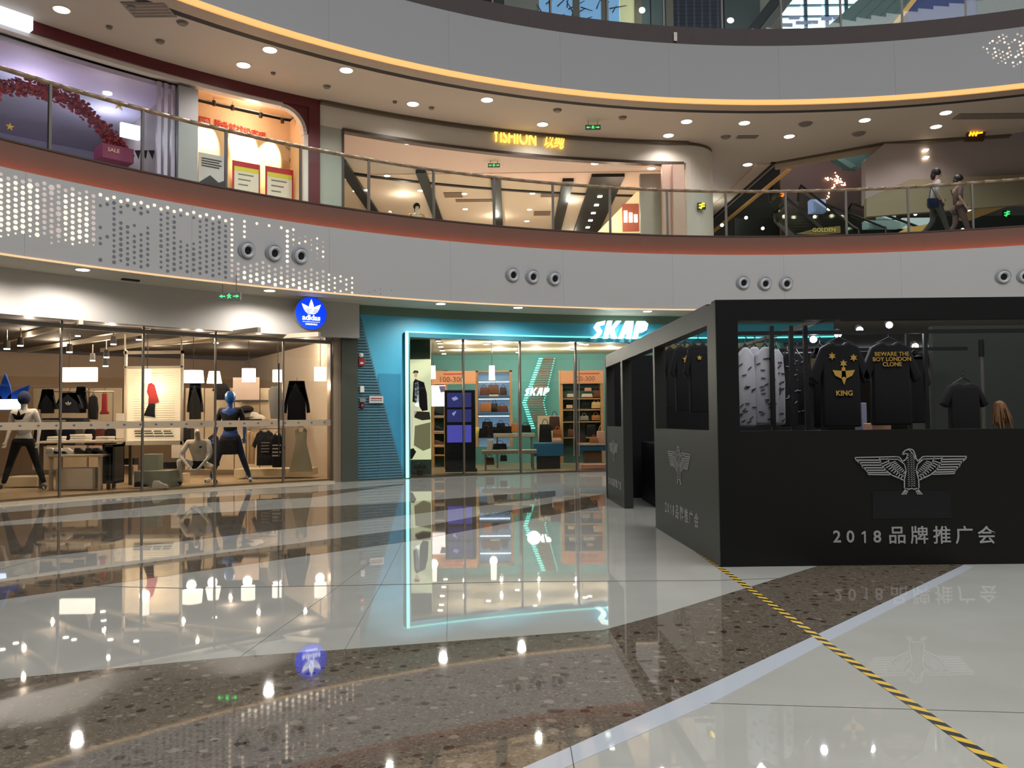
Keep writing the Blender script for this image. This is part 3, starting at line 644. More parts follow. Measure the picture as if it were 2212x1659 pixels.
# ---- light boxes / pendants
def pendant(px0, py0, px1, py1, Y, label, taper=0, m=M_LAMP, top=None):
    a = atY(px0, py1, Y); b = atY(px1, py0, Y); w_ = (b.x - a.x) / 2; c = (a.x + b.x) / 2; h = b.z - a.z
    t = thing('pendant_lamp', label, 'pendant lamp', (c, Y, a.z), group='white glowing pendant lamps')
    MB().tube((0, 0, 0), (0, 0, h), w_, w_ * (1 - taper), 18).build('shade', m, t, smooth=False)
    MB().tube((0, 0, h), (0, 0, (top or FASZ + .4) - a.z), .008, n=6).build('cord', M_BLACK, t)
    lamp('POINT', 'pendant_glow', (c, Y - .05, a.z - .12), 20, WARM, shadow_soft_size=.1)
    return t
t = thing('light_box_sign', 'plain glowing rectangular box hanging over the folded clothes', 'light box', group='white glowing pendant lamps')
MB().pb(133, 793, 206, 825, 17.8, .12).bevel(.01, 1).build('box', M_LAMP, t); MB().tube(atY(150, 793, 17.86), atY(150, 740, 17.86), .008, n=6).build('cord', M_BLACK, t)
pendant(311, 797, 326, 827, 17.3, 'small glowing pendant in front of the poster stand')
pendant(396, 800, 440, 827, 18.6, 'wide glowing pendant right of the poster stand', .1); pendant(447, 802, 479, 828, 18.9, 'glowing pendant beside the wide one over the squatting mannequin', .3)
pendant(523, 796, 552, 825, 19.2, 'glowing pendant right of the blue-headed mannequin'); pendant(589, 799, 612, 825, 19.3, 'glowing pendant behind the glass door joint'); pendant(679, 793, 705, 823, 19.6, 'rightmost glowing pendant of the clothes shop')
# ---- poster stand
t = thing('poster_stand', 'tall white framed poster stand behind the glass', 'poster stand')
mb = MB()
for a in ((267, 757, 273, 962), (389, 757, 395, 962), (267, 757, 395, 765), (267, 790, 395, 795), (267, 953, 395, 962)): mb.pb(*a, 17.6, .06)
mb.build('frame', mat('frame_cream', (226, 212, 186), .5), t)
MB().pb(273, 795, 389, 953, 17.63, .03).build('poster', mat('poster_paper', (250, 226, 188), .6, emit=.55), t)
mb = MB()
for i in range(28): mb.pb(300 - 12, 806 + i * 5, 376, 807 + i * 5, 17.62, .01)
mb.build('grid_lines', mat('grid_ink', (176, 158, 130), .7), t, kind='stuff')
def pxpoly(mb, pts, Y, dep=.01):
    P = [atY(x, y, Y) for x, y in pts]; mb.prism([(p.x, p.z) for p in P], Y, Y + dep); return mb
pxpoly(MB(), [(320, 830), (326, 827), (333, 832), (338, 850), (343, 868), (330, 873), (320, 872), (321, 856), (317, 846)], 17.605).build('printed_jacket', M_RED, t)
pxpoly(MB(), [(321, 872), (335, 872), (334, 890), (335, 902), (325, 900), (310, 898), (315, 886)], 17.605).build('printed_skirt', M_BLACK, t)
mb = MB()
for i, yy in enumerate((930, 935, 941)):
    for j in range(4): mb.pb(290 + j * 21 + i, yy, 306 + j * 21 + (i * 3) % 7, yy + 2.2, 17.61, .01)
mb.build('printed_text', MATS['throat_black'], t)
mb = MB(); 
for x in (270, 392): mb.tube(atY(x, 757, 17.63), atY(x, 722, 17.63), .02, n=8)
mb.build('hanging_rods', MATS['frame_cream'], t)
# ---- tables, plinths and small stock
def table(label, px0, px1, ytop, Y, dep, h=None, m=M_TABLE, legm=None, name='display_table', front=None):
    a = atY(px0, ytop, Y); b = atY(px1, ytop, Y); z = a.z; t = thing(name, label, 'table', ((a.x + b.x) / 2, Y, .07)); w_ = (b.x - a.x) / 2; z -= .07
    MB().box(-w_, w_, 0, dep, z - .05, z).bevel(.006, 1).build('tabletop', m, t)
    for sx in (-1, 1):
        for sy in (0.05, dep - .1): MB().box(sx * w_ - (.06 if sx > 0 else -.0), sx * w_ + (.0 if sx > 0 else .06), sy, sy + .06, 0, z - .05).build('leg', legm or m, t)
    if front: MB().box(-w_ * .7, w_ * .7, .02, dep - .05, .03, z * front).build('drawer_box', mat('pale_box', (212, 200, 178), .6), t)
    return t
table('long pale table behind the printed-tee mannequin', 82, 246, 953, 17.3, .9, front=None, legm=mat('dark_leg', (60, 56, 50), .5))
table('lower pale table with a white drawer box', 103, 216, 983, 16.7, .5, front=.62)
def stool(label, px0, py0, px1, py1, Y, m):
    a = atY(px0, py1, Y); b = atY(px1, py0, Y); t = thing('display_bench', label, 'display frame')
    mb = MB(); w_ = .05; x0, x1, z0, z1 = a.x, b.x, a.z, b.z
    mb.box(x0, x0 + w_, Y, Y + .4, z0, z1); mb.box(x1 - w_, x1, Y, Y + .4, z0, z1); mb.box(x0, x1, Y, Y + .4, z1 - w_, z1); mb.box(x0, x1, Y, Y + .4, z0, z0 + w_); mb.box(x0, x1, Y + .37, Y + .4, z0, z1)
    mb.build('frame', m, t)
stool('dark open display frame right of the low table', 220, 960, 249, 1045, 16.9, MATS['dark_leg'])
def block(name, label, cat, r, Y, dep, m, bev=.006, group=None):
    o = MB().pb(*r, Y, dep).bevel(bev, 1).build(name, m, None, label=label, cat=cat, group=group); return o
M_PL = mat('plinth_green', (146, 150, 132), .6); M_PLC = mat('plinth_cream', (210, 194, 162), .6)
block('plinth', 'upper small grey-green plinth block under the poster', 'plinth', (308, 981, 340, 1017), 17.45, .3, M_PL)
block('plinth', 'wide lower grey-green plinth block under the poster', 'plinth', (289, 1017, 366, 1054), 17.25, .5, M_PL)
block('plinth', 'cream stepped plinth left of the squatting mannequin', 'plinth', (366, 1024, 392, 1046), 18.5, .5, M_PLC)
block('plinth', 'long low cream plinth under the front rail', 'plinth', (505, 1012, 672, 1030), 19.6, .7, M_PLC)
block('plinth', 'low cream platform under the printed-tee mannequin', 'plinth', (10, 1030, 80, 1052), 17.6, .6, M_PLC)
def shoe(label, px, py, Y, m, s=1, rz=0, group='shoes on display'):
    p = atY(px, py, Y); t = thing('shoe', label, 'shoe', p, rz, group)
    prof = [(-.14, 0), (.15, 0), (.16, .03), (.12, .06), (.03, .085), (-.02, .13), (-.12, .13), (-.14, .06)]
    MB().prism([(a * s, b * s) for a, b in prof], -.045 * s, .045 * s).bevel(.012 * s, 2).build('upper', m, t, smooth=True)
    MB().prism([(a * s, b * s) for a, b in ((-.15, -.02), (.165, -.02), (.165, .005), (-.15, .005))], -.05 * s, .05 * s).build('sole', M_CLOTHW, t)
    return t
shoe('black shoe on the lower plinth front', 305, 1052, 17.05, M_BLACK, .9); shoe('white shoe on the lower plinth front', 345, 1052, 17.1, M_CLOTHW, 1)
for i, (x, y, m, d) in enumerate([(115, 981, M_CLOTHW, 'white shoe at the left of the low table'), (132, 981, M_CLOTHW, 'white shoe second on the low table'), (150, 981, M_CLOTHW, 'third shoe, white, on the low table'), (176, 981, M_BLACK, 'black shoe on the low table'), (200, 981, M_BLACK, 'black shoe at the right of the low table'), (215, 981, M_BLACK, 'last black shoe near the dark frame')]):
    shoe(d, x, y, 16.9, m, 1)
def stack(label, px0, px1, ybot, Y, cols, n=3, cat='folded clothes'):
    a = atY(px0, ybot, Y); b = atY(px1, ybot, Y); t = thing('folded_clothes', label, cat, ((a.x + b.x) / 2, Y, a.z)); w_ = (b.x - a.x) / 2
    for i in range(n): MB().box(-w_ + .01 * (i % 2), w_ - .012 * ((i + 1) % 2), 0, .3, .045 * i, .045 * i + .042).bevel(.014, 2).build('folded_piece', cols[i % len(cols)], t, smooth=True)
stack('dark folded clothes under the wall jackets', 90, 140, 916, 18.4, [M_CLOTHK, M_CLOTHG]); stack('black folded clothes right of the first stack', 142, 180, 916, 18.4, [M_CLOTHK])
stack('white folded stack on the long table', 100, 128, 952, 17.5, [M_CLOTHW], 2); stack('cream folded stack in the middle of the long table', 150, 185, 952, 17.5, [M_CLOTHW, MATS['cream_cloth']], 3); stack('light folded clothes at the right of the long table', 205, 235, 952, 17.5, [MATS['cream_cloth']], 2)
block('box', 'small white box left of the poster stand', 'box', (250, 893, 267, 910), 18.5, .2, M_CLOTHW); 
for i, (r, m, d) in enumerate([((250, 915, 268, 948), M_CLOTHW, 'white tall box beside the poster stand'), ((258, 990, 290, 1004), M_CLOTHK, 'dark flat box below the poster left corner'), ((345, 998, 385, 1012), M_CLOTHK, 'dark flat box right of the upper plinth'), ((262, 1006, 288, 1024), M_BEIGE, 'tan bag behind the plinths'), ((370, 960, 390, 990), M_CLOTHW, 'white shirt box under the poster right corner'),
                               ((395, 925, 412, 950), M_CLOTHK, 'black box behind the squatting mannequin shoulder'), ((517, 905, 560, 912), M_CLOTHK, 'flat black shelf block right of the blue head')]):
    block('stock_box', d, 'box', r, 18.2 + i * .1, .22, m)
t = thing('wall_shelf', 'dark-edged wall shelf with caps right of the blue-headed mannequin', 'shelf')
MB().pb(505, 864, 575, 868, 20.8, .3).build('board', M_BLACK, t); MB().pb(505, 906, 575, 909, 20.8, .3).build('board', M_TABLE, t); MB().pb(503, 815, 560, 864, 21.0, .03).build('poster', mat('wall_poster', (200, 180, 165), .6), t)
for x, m, d in ((532, M_CLOTHK, 'black cap on the dark-edged shelf'), (538, M_CLOTHG, 'grey cap below the black one')):
    o = thing('cap', d, 'cap', atY(x, 884 if m is M_CLOTHK else 898, 20.7)); MB().ball((0, 0, 0), .16, 1.2, .8, .6).build('crown', m, o, smooth=True); MB().box(-.16, .16, -.25, -.08, -.04, -.02).bevel(.008, 1).build('brim', m, o)
shoe('white shoe on the shelf right of the caps', 556, 904, 20.6, M_CLOTHW, 1.2)
# wall panels in clothes shop
t = thing('wall_cladding', 'row of pale wall panels at the back of the clothes shop', 'wall panel')
for x0, x1 in ((70, 188), (192, 262), (400, 440), (442, 505), (507, 560), (562, 600)): MB().pb(x0, 838, x1, 1015, 21.2, .05).build('panel', mat('panel_cream', (205, 188, 160), .7), t)

# ------------------------------------------------------------------ teal shopfront
TEAL = mat('teal_paint', (72, 168, 200), .45, noise=.03, scale=1.5); TEALD = mat('teal_dark', (60, 104, 108), .5); TEALR = mat('teal_rib', (84, 112, 120), .5)
LED = mat('cyan_led', (150, 255, 245), emit=2.6, ecol=(120, 245, 235))
t = thing('wall_front', 'teal portal wall of the leather goods shop with slanted ribbed corner', 'wall', kind='structure')
OPZ = 3.55
MB().arc(R1 - .02, R1 + .2, AA(878), AA(768), 0, SOF, 12).build('flat_panel', TEAL, t)
MB().arc(R1 - .02, R1 + .2, AA(1800), AA(878), OPZ, SOF, 30).build('header', TEAL, t)
MB().arc(R1 - .05, R1 - .0, AA(1800), AA(776), SOF - .22, SOF, 40).build('header_strip', mat('olive_teal', (96, 116, 100), .5), t)
mb = MB(); n = 62
for i in range(n):
    z0 = .03 + i * 4.1 / n; py = 1038 - (z0 / 4.15) * 388; xr = 771 + (py - 648) * (98 / 382)
    if xr < 772: continue
    mb.arc(R1 - .055, R1 - .02, AA(xr), AA(766), z0, z0 + .034, 3)
mb.build('ribs', TEALR, t, kind='stuff')
MB().arc(R1 - .026, R1 - .018, AA(866), AA(766), 0, .04, 3).build('kick', TEALD, t)
MB().arc(R1 - .03, R1 - .02, AA(864), AA(816), .05, 2.55, 3).build('access_panel', mat('teal_panel', (56, 138, 172), .4), t)
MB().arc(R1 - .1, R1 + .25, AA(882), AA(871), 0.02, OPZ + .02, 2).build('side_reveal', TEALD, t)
MB().arc(R1 - .12, R1 - .06, AA(878), AA(872), 0.02, OPZ + .03, 2).build('led_strip', LED, t)
MB().arc(R1 - .075, R1 - .03, AA(1800), AA(874), OPZ + .02, OPZ + .055, 30).build('led_strip', mat('cyan_led_soft', (130, 235, 225), emit=1.1, ecol=(110, 230, 215)), t)
MB().arc(R1 - .06, R1 + .2, AA(1800), AA(878), OPZ - .09, OPZ + .015, 30).build('lower_lip', mat('blue_lip', (44, 116, 136), .7), t)
for nm, r, m, lb in (('call_point', (771, 775, 784, 790), mat('fire_red', (150, 30, 34), .4), 'red fire call box on the ribbed teal wall'), ('speaker_disc', (771, 763, 783, 772), M_CLOTHW, 'small white round alarm above the red box'),
                     ('switch_plate', (774, 834, 783, 848), M_CLOTHW, 'white switch plate in the middle of the ribbed wall'), ('small_plate', (773, 861, 786, 869), M_CLOTHG, 'small grey plate above the lowest red box'),
                     ('alarm_bell', (773, 873, 785, 883), mat('dark_red', (96, 20, 28), .4), 'dark red round box low on the ribbed wall'), ('notice_plate', (794, 856, 824, 871), mat('plate_white', (196, 196, 190), .4), 'white notice plate on the ribbed wall')):
    p0 = onR(r[0], r[3], R1 - .06); p1 = onR(r[2], r[1], R1 - .06); M = frp(ang((r[0] + r[2]) / 2, R1), R1 - .06, (p0.z + p1.z) / 2); w_ = (p1 - p0).xy.length / 2; h_ = abs(p1.z - p0.z) / 2
    o = thing(nm, lb, nm.replace('_', ' ')); o.matrix_local = M
    if nm in ('speaker_disc', 'alarm_bell'): lathe(MB(), [(h_ * 1.1, 0), (h_ * 1.1, -.03), (h_ * .6, -.05), (.001, -.055)], Matrix()).build('case', m, o, smooth=True)
    else: MB().box(-w_, w_, -.05, 0, -h_, h_).bevel(.008, 1).build('case', m, o)
    if nm == 'call_point': MB().box(-w_ * .5, w_ * .5, -.056, -.05, -h_ * .5, 0).build('button', M_CLOTHW, o)
    if nm == 'notice_plate':
        for k in range(2): MB().box(-w_ * .8, w_ * .8, -.056, -.05, h_ * (.25 - .6 * k), h_ * (.5 - .6 * k)).build('print_line', M_RED if k == 0 else M_CLOTHG, o)
# SKAP sign
def slant_letters(word, H, m, parent, y0=-.1, y1=0, M=Matrix()):
    S = .28; out = []
    G = {'S': [[(.55, 1), (.1, .9), (.0, .62), (.18, .45), (.30, .32), (.0, .0), (.32, .0), (.5, .2), (.52, .42), (.35, .58), (.28, .7), (.55, .76)]],
         'K': [[(0, 0), (0, 1), (.25, 1), (.25, 0)], [(.25, .5), (.5, 1), (.78, 1), (.48, .52), (.78, 0), (.5, 0)]],
         'A': [[(0, 0), (.18, 1), (.62, 1), (.72, 0), (.48, 0), (.46, .28), (.3, .28), (.24, 0)]],
         'P': [[(0, 0), (0, 1), (.45, 1), (.68, .85), (.68, .5), (.45, .36), (.26, .36), (.24, 0)]]}
    x = 0; adv = {'S': .7, 'K': .88, 'A': .84, 'P': .8}; tot = sum(adv[c] for c in word)
    for c in word:
        mb = MB()
        for poly in G[c]: mb.prism([((px_ + x - tot / 2 + (pz - .5) * S) * H, (pz - .5) * H) for px_, pz in poly], y0, y1, M)
        mb.build('letter', m, parent); x += adv[c]
sg = thing('shop_sign', 'bright white slanted letters glowing over the teal shopfront', 'sign'); sg.matrix_local = fr(1340, 713, R1 - .12)
slant_letters('SKAP', .48, mat('sign_glow', (228, 255, 250), emit=1.5), sg)
lamp('POINT', 'sign_glow_light', fr(1340, 713, R1 - .5).translation, 5, (.85, 1, .98), shadow_soft_size=.3)
# glass
FR2 = [882, 1003, 1125, 1245, 1360, 1480]
t = thing('shopfront_glass', 'glass front of the leather goods shop below the teal header', 'glass front')
for a, b in zip(FR2, FR2[1:]): MB().arc(R1 + .1, R1 + .112, AA(b) + .0003, AA(a) - .0003, .03, OPZ - .06, 4).build('glass_pane', GLASS, t)
for x in FR2: MB().box(-.022, .022, .07, .14, .03, OPZ - .05).xf(frp(AA(x), R1, 0)).build('mullion', MATS['mullion_grey'], t)
for x in (1120, 1240, 1251): MB().tube(fr(x, 985, R1, 0).translation, fr(x, 770 if x > 1200 else 790, R1, 0).translation, .016).build('door_handle', M_STEEL, t)
MB().arc(R1 - .1, R1 + .25, AA(1480), AA(882), 0, .03, 20).build('threshold', mat('dark_stone', (70, 64, 56), .2), t)
# interior
SK = 26.6
t = thing('wall_front_inside', 'mint inner walls, cream ceiling and tan floor of the leather goods shop', 'wall', kind='structure')
MINT = mat('mint_wall', (104, 164, 158), .7, noise=.02)
MB().box(-3.5, 7.5, SK, SK + .1, 0, 3.6).build('back_wall', MINT, t)
MB().slab([tuple(pol(AA(884) + (AA(1700) - AA(884)) * i / 16, R1 + .3)[:2]) for i in range(17)] + [(7.5, SK), (-3.4, SK)], 3.5, 3.6).build('shop_ceiling', mat('cream_ceiling', (220, 205, 175), .7), t)
MB().slab([tuple(pol(AA(884) + (AA(1700) - AA(884)) * i / 16, R1 + .26)[:2]) for i in range(17)] + [(7.5, SK), (-3.3, SK)], 0, .03).build('shop_floor', mat('tan_wood', (170, 148, 112), .3), t)
MB().box(7.5, 7.6, 23.1, SK, 0, 3.6).build('side_wall', MINT, t)
MB().box(-3.5, -3.4, 20.5, SK, 0, 3.6).build('side_wall', MINT, t)
q = [(atY(880, 900, 21.3).x, atY(930, 900, 21.3).x)]
MB().box(q[0][0] - .2, q[0][1], 21.34, 21.5, 0, 3.5).build('poster_wall', mat('deep_green', (84, 112, 98), .6), t)
for x in (1000, 1080, 1160, 1240, 1320): 
    for Y in (22.4, 24.6): lamp('POINT', 'shop_fill_lamp', (atY(x, 900, Y).x, Y, 3.3), 34, (1, .92, .8), shadow_soft_size=.035)
# lightbox poster
t = thing('lightbox_poster', 'tall backlit fashion poster of a man in a dark jacket', 'poster')
PY = 21.3
MB().pb(881, 776, 930, 993, PY, .04).build('panel', mat('poster_glow', (226, 232, 190), emit=.85), t)
for nm, pts, c, e in (('printed_jacket', [(893, 825), (897, 818), (905, 822), (916, 826), (922, 850), (924, 886), (912, 888), (906, 878), (903, 850), (899, 870), (891, 868)], (52, 40, 48), 0), ('printed_shirt', [(896, 828), (904, 824), (905, 862), (905, 880), (896, 876)], (196, 212, 214), .8),
                      ('printed_face', ellipse(898, 810, 4, 6, 8), (220, 190, 150), .6), ('printed_hair', [(891, 806), (895, 800), (903, 801), (904, 806), (896, 806)], (60, 50, 40), 0), ('printed_rock', [(895, 888), (928, 890), (930, 906), (912, 908), (895, 902)], (90, 80, 66), .1),
                      ('printed_rock', [(896, 920), (930, 912), (930, 968), (914, 974), (894, 962)], (150, 146, 110), .45), ('printed_legs', [(884, 880), (904, 868), (906, 880), (894, 900), (893, 940), (888, 962), (883, 960)], (226, 226, 200), .8), ('printed_shade', [(882, 972), (893, 968), (899, 976), (890, 992), (882, 990)], (66, 64, 50), .05)):
    pxpoly(MB(), pts, PY - .006, .004).build(nm, mat('pr_' + str(c), c, .5, emit=e), t)
t = thing('potted_plant', 'small leafy plant in a dark pot at the shop window', 'plant', atY(908, 1026, 20.95))
MB().tube((0, 0, 0), (0, 0, .12), .07, .09, 12).build('pot', mat('pot_brown', (66, 56, 46), .6), t)
mb = MB()
for i in range(46):
    a = random.random() * 6.28; e = random.uniform(.2, 1.4); r = random.uniform(.08, .17); c = Vector((math.cos(a) * math.cos(e), math.sin(a) * math.cos(e), math.sin(e))) * r + Vector((0, 0, .14))
    mb.ball(c, .035, 1, .4, 1, seg=6, ring=4, m=Matrix.Rotation(a, 4, 'Z') @ Matrix.Rotation(e, 4, 'X'))
mb.build('foliage', mat('leaf_green', (64, 78, 40), .6), t, kind='stuff')
# LED kiosk
t = thing('screen_kiosk', 'tall black kiosk with blue violet screen panels', 'kiosk')
MB().pb(961, 842, 1026, 1014, 21.6, .14).bevel(.015, 1).build('body', M_BLACK, t)
M_SCR = mat('screen_violet', (84, 84, 190), emit=.75); M_SCR2 = mat('screen_indigo', (60, 62, 130), emit=.6)
for i, (a, b, c, d) in enumerate(((966, 848, 1018, 880), (966, 884, 1018, 912), (966, 918, 1018, 956))):
    MB().pb(a, b, c, d, 21.59, .01).build('screen', M_SCR if i == 2 else M_SCR2, t)
pxpoly(MB(), [(975, 860), (985, 856), (990, 862), (980, 866)], 21.585, .004).build('screen_highlight', mat('scr_hi', (150, 155, 220), emit=.9), t); pxpoly(MB(), [(976, 893), (986, 887), (983, 894), (980, 899)], 21.585, .004).build('screen_highlight', MATS['scr_hi'], t)
MB().pb(962, 1013, 1030, 1020, 21.5, .3).build('foot', M_BLACK, t)
# bags
def bag(label, px, ybot, Y, w, h, m, kind=0, group='handbags on display'):
    p = atY(px, ybot, Y); t = thing('handbag', label, 'handbag', p, group=group)
    MB().prism([(-w / 2, 0), (w / 2, 0), (w * .43, h), (-w * .43, h)], -.07, .07).bevel(.015, 2).build('bag_body', m, t, smooth=True)
    if kind < 2:
        pts = [Vector((w * .22 * math.cos(u), 0, h + .14 * math.sin(u) * (1 if kind == 0 else .6))) for u in [PI * i / 8 for i in range(9)]]
        MB().path(pts, .009, 6).build('handle', m, t)
    if kind == 1: MB().prism([(-w * .44, h * .45), (w * .44, h * .45), (w * .42, h * 1.02), (-w * .42, h * 1.02)], -.085, -.07).build('flap', m, t)
    return t
def shelf_unit(label, px0, px1, ytop, ybot, Y, dep, shelves, back, frame, header=None, lit=False):
    t = thing('shelf_unit', label, 'shelving')
    for a, b in ((px0, px0 + 4), (px1 - 4, px1)): MB().pb(a, ytop, b, ybot, Y, dep).build('side_panel', frame, t)
    MB().pb(px0, ytop, px1, ytop + 4, Y, dep).build('top_panel', frame, t)
    MB().pb(px0, ytop, px1, ybot, Y + dep, .03).build('back_panel', back, t)
    for s in shelves:
        MB().pb(px0 + 4, s, px1 - 4, s + 3, Y, dep).build('shelf', frame if not lit else mat('teal_shelf', (40, 90, 110), .4), t)
        if lit: MB().pb(px0 + 6, s - 32, px1 - 6, s - 30, Y + .05, .05).build('led_strip', mat('cool_led', (215, 235, 255), emit=5), t)
    if header:
        MB().pb(px0, ytop, px1, header, Y - .04, .06).build('header_board', mat('orange_board', (226, 160, 110), .6, emit=.12), t)
        mb = MB(); mb.pb(px0 + 38, ytop + 5, px1 - 8, ytop + 9, Y - .05, .01); mb.build('header_line', mat('header_red', (214, 90, 66), .6), t)
        p = atY((px0 + px1) / 2 + 4, (ytop + header) / 2 + 4, Y - .06); text_bm('100-300', .2, .003).xf(T(p)).build('header_text', mat('header_ink', (150, 70, 40), .6), t)
    return t
M_OAK = mat('oak_frame', (196, 150, 96), .5)
shelf_unit('narrow left shelf unit with orange header board and shoes', 933, 964, 800, 1012, 24.4, .35, (900, 934, 963, 982), mat('unit_green', (70, 110, 96), .6), M_OAK)
t = thing('promo_board', 'orange promotional header board over the violet kiosk', 'sign')
MB().pb(932, 801, 1027, 830, 24.0, .06).build('board', MATS.get('orange_board') or mat('orange_board', (226, 160, 110), .6, emit=.12), t)
MB().pb(958, 806, 1000, 810, 23.99, .01).build('header_line', mat('header_red', (214, 90, 66), .6), t)
text_bm('100-300', .22, .003).xf(T(atY(975, 820, 23.98))).build('header_text', mat('header_ink', (150, 70, 40), .6), t)
t = thing('promo_light_box', 'white and pink backlit panel left of the kiosk', 'light panel')
MB().pb(932, 832, 962, 878, 23.9, .05).build('panel', mat('pink_white', (255, 236, 236), emit=1.7), t); pxpoly(MB(), [(948, 834), (962, 834), (962, 846), (952, 848)], 23.89, .01).build('print', mat('pr_violet', (110, 96, 130), emit=.3), t)
shelf_unit('cool-lit bag shelf unit right of the kiosk', 1028, 1106, 800, 965, 24.6, .4, (856, 893, 930), mat('cool_back', (120, 165, 200), .6, emit=.25, ecol=(150, 190, 230)), M_OAK, lit=True)
BG = [(1046, 853, .26, .22, M_BROWNL, 1, 'small brown bag at the left of the top lit shelf'), (1066, 853, .34, .3, M_BROWNL, 0, 'large brown tote in the middle of the top lit shelf'), (1067, 857, .3, .11, mat('cream_bag', (224, 212, 190), .5), 2, 'flat cream clutch under the large brown tote'), (1087, 853, .22, .22, mat('dark_brown_l', (64, 36, 24), .5), 1, 'dark brown bag at the right of the top lit shelf'),
      (1050, 890, .36, .28, M_TANL, 0, 'tan tote at the left of the middle lit shelf'), (1068, 890, .22, .26, M_BLKL, 0, 'black tall bag on the middle lit shelf'), (1085, 890, .36, .18, M_BROWNL, 1, 'brown flap bag at the right of the middle lit shelf'),
      (1053, 927, .34, .22, M_BLKL, 1, 'black flap bag on the lowest lit shelf'), (1082, 927, .28, .18, M_BLKL, 1, 'smaller black bag on the lowest lit shelf')]
for x, y, w_, h, m, k, d in BG: bag(d, x, y, 24.75, w_, h, m, k)
shelf_unit('right shelf unit with orange header and bags', 1211, 1303, 800, 1000, 24.4, .4, (860, 884, 910, 944), mat('unit_green', (70, 110, 96), .6), M_OAK, header=829)
for x, y, w_, h, m, k, d in [(1270, 845, .22, .1, M_PINKL, 2, 'blush clutch on the top shelf of the right unit'), (1290, 858, .24, .2, M_BROWNL, 1, 'brown bag on the top shelf of the right unit'), (1268, 858, .34, .1, mat('cream_bag', (224, 212, 190), .5), 2, 'cream clutch on the top shelf of the right unit'), (1232, 858, .2, .1, MATS['cream_bag'], 2, 'pale clutch at the left of the right unit'),
                             (1264, 882, .24, .15, M_BLKL, 1, 'black bag on the second shelf of the right unit'), (1288, 882, .3, .18, mat('sand_bag', (214, 180, 120), .5), 1, 'sand bag on the second shelf of the right unit'), (1230, 882, .2, .1, MATS['sand_bag'], 2, 'sand clutch on the second shelf left'),
                             (1262, 908, .26, .13, mat('grey_bag', (150, 140, 125), .5), 1, 'grey bag on the third shelf of the right unit'), (1287, 908, .26, .15, M_TANL, 1, 'orange tan bag on the third shelf'), (1232, 908, .22, .12, M_BLKL, 1, 'black bag on the third shelf left'),
                             (1277, 942, .3, .34, M_BLKL, 0, 'tall black tote on the lowest shelf of the right unit'), (1235, 942, .26, .2, M_BROWNL, 0, 'brown bag on the lowest shelf of the right unit')]: bag(d, x, y, 24.5, w_, h, m, k)
for i, (x, y) in enumerate([(948, 898), (948, 931), (948, 961)]): shoe(f"{['dark boot','black shoe','brown sandal'][i]} on the narrow left shelf unit, shelf {['above','between','below'][i]} the others", x, y, 24.5, [M_BLKL, M_BLKL, M_BROWNL][i], 1.1)
# zigzag slat feature
t = thing('slat_feature', 'zigzag column of brown slats with cyan glow on the mint wall', 'wall feature')
ZZ = [(772, 1174, 1196), (838, 1150, 1180), (868, 1138, 1172), (926, 1158, 1186)]
def zz(y):
    for (a, l0, r0), (b, l1, r1) in zip(ZZ, ZZ[1:]):
        if a <= y <= b: u = (y - a) / (b - a); return l0 + (l1 - l0) * u, r0 + (r1 - r0) * u
    return ZZ[-1][1:]
M_SLAT = mat('slat_brown', (120, 102, 84), .6); M_CY = mat('cyan_slat_led', (150, 250, 235), emit=1.8, ecol=(110, 235, 220))
M_BK = mat('slat_back', (60, 52, 46), .7)
y = 773
while y < 926:
    l, r = zz(y); MB().pb(l, y, r, y + 3.2, 26.1, .1).build('slat', M_SLAT, t)
    MB().pb(l - 10, y + .5, l - 1, y + 3, 26.3, .05).build('glow_slat', M_CY, t)
    MB().pb(r + 1, y + 1, r + 3.5, y + 2.6, 26.3, .05).build('glow_slat', M_CY, t); y += 5
sg = thing('inner_sign', 'small white glowing letters across the zigzag slat column', 'sign', atY(1161, 846, 25.9))
slant_letters('SKAP', .24, mat('inner_glow', (240, 255, 252), emit=2), sg, -.06, 0)
lamp('POINT', 'feature_glow', atY(1150, 850, 25.5), 12, (.6, 1, .95), shadow_soft_size=.2)
pendant(930, 790, 941, 818, 22.3, 'slim white pendant lamp left of the violet kiosk', .1, top=3.5); pendant(1056, 790, 1069, 821, 22.4, 'slim white pendant lamp in front of the lit bag shelf', .1, top=3.5)
# ceiling lights of the teal shop
for i, (x, y) in enumerate([(947, 735), (950, 740), (952, 748), (955, 756), (959, 763), (1050, 742), (1112, 751), (1119, 760), (1150, 736), (1256, 742), (1266, 743), (1236, 754)]):
    p = atZ(x, y, 3.49); t = thing('ceiling_spot', f"small bright ceiling spot of the leather shop, {['first of the row at the left','second of the left row','third of the left row','fourth of the left row','last of the left row','above the lit bag shelf','above the door leaf','lower one above the door leaf','left of the second mullion','left of a pair at the right','right of a pair at the right','under the pair at the right'][i]}", 'spotlight', p, group='square spots in the leather shop ceiling')
    MB().box(-.08, .08, -.08, .08, -.02, 0).build('frame', M_CREAM, t); MB().box(-.06, .06, -.06, .06, -.03, -.02).build('lens', M_DOWN, t)
for i, (x, y) in enumerate([(1085, 742), (1035, 758), (1075, 757), (980, 753)]):
    p = atZ(x, y, 3.495); o = thing('air_vent', f"flat beige ceiling vent of the leather shop, {['nearest the glass','deep left one','deep middle one','beside the left row of spots'][i]}", 'vent', p); MB().box(-.35, .35, -.12, .12, -.015, 0).build('grille', mat('vent_beige', (170, 152, 124), .7), o)
